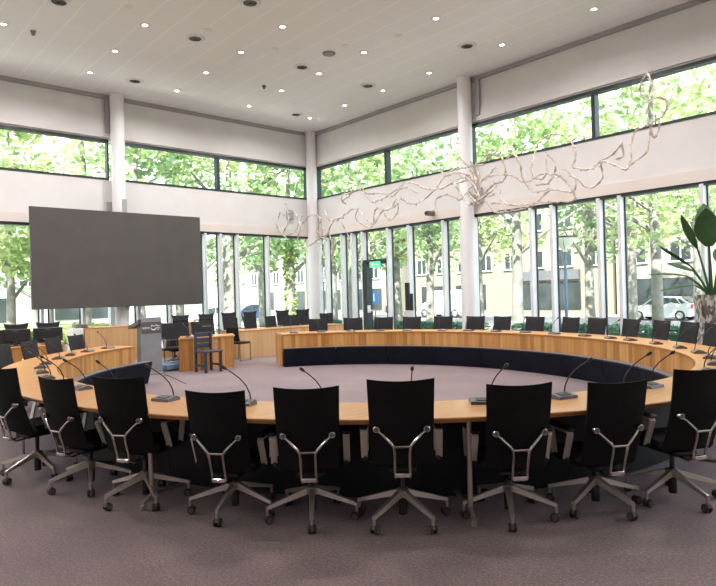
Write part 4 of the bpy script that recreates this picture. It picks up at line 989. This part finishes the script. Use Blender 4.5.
# cars (length along local X, front at -X)
def car(p, rz, label, paint, prof, glass, W=1.72, wheels=(-1.25, 1.25), wr=.31, grp=None, tail=None, name='parked_car', cat='car'):
    t = thing(name, label, cat, p, rz, grp)
    q = MB(); n = len(prof); vs = []; fs = []
    st = [(-.5, .80), (-.46, .95), (-.2, 1.0), (.2, 1.0), (.46, .95), (.5, .80)]
    for (yy, f) in st:
        for (x, z) in prof: vs.append((x * (0.97 + .03 * f), yy * W * (1 if z < .95 else .90), z if z < .5 else .5 + (z - .5) * (.92 + .08 * f)))
    for i in range(len(st) - 1):
        for k in range(n): fs.append((i * n + k, i * n + (k + 1) % n, (i + 1) * n + (k + 1) % n, (i + 1) * n + k))
    fs.append(tuple(range(n))); fs.append(tuple((len(st) - 1) * n + k for k in range(n))); q.add(vs, fs); q.build('car_body', paint, t, True)
    for s in (-1, 1):
        for poly in glass:
            q = MB(); q.prism(poly, s * W * .455 - .02, s * W * .455 + .02); q.build('side_window', 'cardark', t)
    for x in wheels:
        for s in (-1, 1):
            q = MB(); y = s * (W / 2 - .09); q.lathe([(wr * .6, -.1), (wr, -.09), (wr, .09), (wr * .6, .1)], (x, y, wr), 24, 'Y'); wq = q.build('wheel', 'tyre', t, True)
            q = MB(); q.lathe([(wr * .62, .101 * s), (wr * .58, .112 * s)], (x, y, wr), 18, 'Y')
            for k in range(5): a = k * 2 * PI / 5; q.box((x + math.cos(a) * wr * .3, y + .115 * s, wr + math.sin(a) * wr * .3), (.05, .012, .05))
            q.build('hubcap', 'carrim', wq, True)
    if tail:
        q = MB(); q.prism([(1.30, 1.42), (1.76, 1.075), (1.79, 1.09), (1.32, 1.44)], -W * .36, W * .36); q.build('rear_window', 'cardark', t)
        for s in (-1, 1): q = MB(); q.box((tail[0], s * W * .44, tail[1]), (.10, .16, .26), bev=.02); q.build('tail_light', 'tail', t)
    return t
HB = [(-2.02, .30), (-2.05, .55), (-1.9, .78), (-1.05, .95), (-.45, 1.36), (.1, 1.47), (1.2, 1.42), (1.75, 1.05), (1.95, .95), (2.0, .45), (1.9, .25), (-1.9, .22)]
HG = [[(-.85, .98), (-.38, 1.33), (.10, 1.41), (.10, .96)], [(.16, .96), (.16, 1.41), (1.0, 1.36), (1.25, 1.0)], [(1.32, 1.02), (1.12, 1.33), (1.25, 1.32), (1.55, 1.06)]]
cpos = ony(664, 300, 25.6); car((cpos.x, 25.6, GZ), 0, 'white hatchback parked on the street beyond the right windows', 'carwhite', HB, HG, tail=(1.93, .88), grp=None)
VP = [(-2.6, .3), (-2.65, .75), (-2.45, 1.05), (-1.75, 1.25), (-1.15, 2.05), (-.8, 2.25), (2.6, 2.3), (2.65, .4), (2.5, .3)]
VG = [[(-1.68, 1.3), (-1.15, 1.95), (-.6, 1.98), (-.6, 1.28)]]
vpos = ony(447, 300, 25.4); car((vpos.x, 25.4, GZ), 0, 'white delivery van parked behind the white column', 'carwhite', VP, VG, W=1.95, wheels=(-1.7, 1.6), wr=.36, name='delivery_van', cat='van')
lpos = far(212, 47, GZ); car((lpos.x, lpos.y, GZ), 1.2, 'pale car parked far outside right of the screen', 'carwhite', HB, HG)
lpos = far(246, 56, GZ); car((lpos.x, lpos.y, GZ), 1.6, 'dark blue car parked far outside behind the thick bright trunk', 'carblue', HB, HG)
# blue round sign beyond the door
bp = far(375, 34, GZ); bs = thing('road_sign', 'round blue road sign on a post beyond the glass door', 'sign', bp)
q = MB(); q.tube([(0, 0, 0), (0, 0, 2.3)], .035, 8); q.build('sign_post', 'castergrey', bs)
q = MB(); q.lathe([(.38, -.02), (.38, .02)], (0, -.06, 1.9), 22, 'Y'); sgn = q.build('sign_disc', 'bluesign', bs)
q = MB(); q.box((0, -.085, 1.85), (.08, .005, .28)); q.lathe([(.06, -.087), (.06, -.083)], (0, 0, 2.06), 12, 'Y'); q.build('pictogram', 'mark', sgn)
# buildings
def building(name, label, org, rz, L, H, dep, m, cols, rows, z0, ww, wh, fascia=None, shop=None):
    t = thing(name, label, 'building', org, rz, 'buildings outside'); q = MB(); q.box((0, dep / 2, H / 2), (L, dep, H)); q.build('facade', m, t)
    q = MB(); q.box((0, dep / 2, H + .15), (L + .6, dep + .6, .3)); q.build('roof', 'roof', t)
    cnt = 0
    for r in range(rows):
        for c in range(cols):
            x = -L / 2 + (c + .5) * L / cols; z = z0 + r * 3.2; q = MB()
            if cnt >= 60: break
            cnt += 1
            for s in (-1, 1): q.box((x + s * ww / 2, -.03, z), (.10, .12, wh + .1))
            q.box((x, -.03, z + wh / 2), (ww, .12, .10)); q.box((x, -.06, z - wh / 2), (ww + .2, .2, .10)); q.box((x, -.03, z), (.06, .10, wh)); f = q.build('window', 'winframe', t)
            q = MB(); q.box((x, -.01, z), (ww, .06, wh)); q.build('pane', 'pane', f)
    if fascia:
        for (x0, x1, za, zb) in fascia: q = MB(); q.box(((x0 + x1) / 2, -.15, (za + zb) / 2), (x1 - x0, .3, zb - za)); q.build('fascia', 'signdark', t)
    if shop:
        for (x0, x1, za, zb) in shop: q = MB(); q.box(((x0 + x1) / 2, -.02, (za + zb) / 2), (x1 - x0, .08, zb - za)); q.build('shop_window', 'pane', t)
    return t
building('street_building', 'cream building across the street behind the parked white car', (7.5, 31.5, GZ), 0, 22, 12, 10, 'facA', 7, 3, 4.6, 1.5, 1.5, None, [(-9.5, -5.5, .5, 2.7), (-4, 0, .5, 2.7), (1.5, 6, .5, 2.7), (7.5, 10, .4, 2.7)])
building('street_building', 'sand coloured building with a dark shop fascia behind the street lamp', (-15.0, 32.5, GZ), 0, 21.5, 11, 10, 'facC', 8, 3, 4.7, 1.3, 1.5, [(2, 8, 2.9, 3.7)], [(-9.5, -6.5, .4, 2.7), (-5, -1.5, .4, 2.7), (2, 8, .4, 2.7)])
building('street_building', 'cream building across the street behind the white van', (-42, 32, GZ), 0, 30, 11, 10, 'facA', 11, 3, 4.6, 1.4, 1.6, None, [(-12, -9, .4, 2.7), (-6, -2, .4, 2.7), (2, 5, .4, 2.7), (8, 12, .4, 2.7)])
building('street_building', 'white building outside behind the left windows right of the screen', (-45, -4, GZ), PI / 2, 44, 9.5, 10, 'facB', 14, 2, 4.4, 1.5, 1.5, None, [(-18, -14, .4, 2.6), (-10, -6, .4, 2.6), (-1, 3, .4, 2.6), (7, 12, .4, 2.6)])
building('street_building', 'cream building outside to the left of the screen', (-42, -55, GZ), PI / 2, 40, 10, 10, 'facA', 13, 2, 4.4, 1.5, 1.5)
# ------------------------------------------------------------------ light
wd = bpy.data.worlds.new('sky'); S.world = wd; wd.use_nodes = True; nn = wd.node_tree.nodes; ll = wd.node_tree.links
bg = nn['Background']; sky = nn.new('ShaderNodeTexSky'); sky.sky_type = 'HOSEK_WILKIE'; sky.turbidity = 5; sky.ground_albedo = .4
SD = Vector((-.5 * .707, .866 * .707, -.707)).normalized(); sky.sun_direction = -SD
mixn = nn.new('ShaderNodeMix'); mixn.data_type = 'RGBA'; mixn.inputs['Factor'].default_value = .65; mixn.inputs['B'].default_value = (.88, .94, 1, 1)
ll.new(sky.outputs[0], mixn.inputs['A']); ll.new(mixn.outputs['Result'], bg.inputs['Color']); bg.inputs['Strength'].default_value = 1.9
sl = bpy.data.lights.new('sun', 'SUN'); sl.energy = 5.6; sl.angle = .01; sl.color = (1, .95, .86); so = bpy.data.objects.new('sun', sl); COL.objects.link(so); so.rotation_euler = SD.to_track_quat('-Z', 'Y').to_euler()
LP = 36.0
for i in range(5):
    for j in range(5):
        x, y = 2.5 + i * 4.6, -2.9 - j * 3.6
        if x > 13 and y < -8: continue
        la = bpy.data.lights.new('downlight', 'AREA'); la.shape = 'DISK'; la.size = .3; la.energy = LP; la.color = (1, .975, .96); la.spread = D2(160)
        lo = bpy.data.objects.new('downlight_lamp', la); COL.objects.link(lo); lo.location = (x, y, ZC - .06)
for (sx, cx_, cy_, rot) in ((14.5, None, -7.5, 'L'), (14.5, 7.6, None, 'R')):   # daylight portals in the two glass walls
    for z0, z1 in ((0, ZL), (Z1, Z2)):
        la = bpy.data.lights.new('window_portal', 'AREA'); la.shape = 'RECTANGLE'; la.size = 19; la.size_y = z1 - z0; la.cycles.is_portal = True
        lo = bpy.data.objects.new('window_portal', la); COL.objects.link(lo)
        if rot == 'L': lo.location = (-.25, -9.7, (z0 + z1) / 2); d_ = Vector((1, 0, 0))
        else: lo.location = (11.7, .25, (z0 + z1) / 2); la.size = 23; d_ = Vector((0, -1, 0))
        lo.rotation_euler = d_.to_track_quat('-Z', 'Y').to_euler()
# ------------------------------------------------------------------ camera
cd = bpy.data.cameras.new('camera'); co = bpy.data.objects.new('camera', cd); COL.objects.link(co)
cd.sensor_fit = 'HORIZONTAL'; cd.sensor_width = 36; cd.lens = FPX * 36 / 716; cd.clip_end = 400
mt = Matrix((BR, BU, -BF)).transposed().to_4x4(); mt.translation = CAMP; co.matrix_world = mt
S.camera = co
S.view_settings.view_transform = 'Standard'; S.view_settings.look = 'None'; S.view_settings.gamma = 1; S.view_settings.use_curve_mapping = False
S.view_settings.exposure = 1.72
S.cycles.use_denoising = True
S.cycles.max_bounces = 8; S.cycles.diffuse_bounces = 5; S.cycles.transparent_max_bounces = 16
S.cycles.sample_clamp_indirect = 6
S.cycles.caustics_reflective = False; S.cycles.caustics_refractive = False
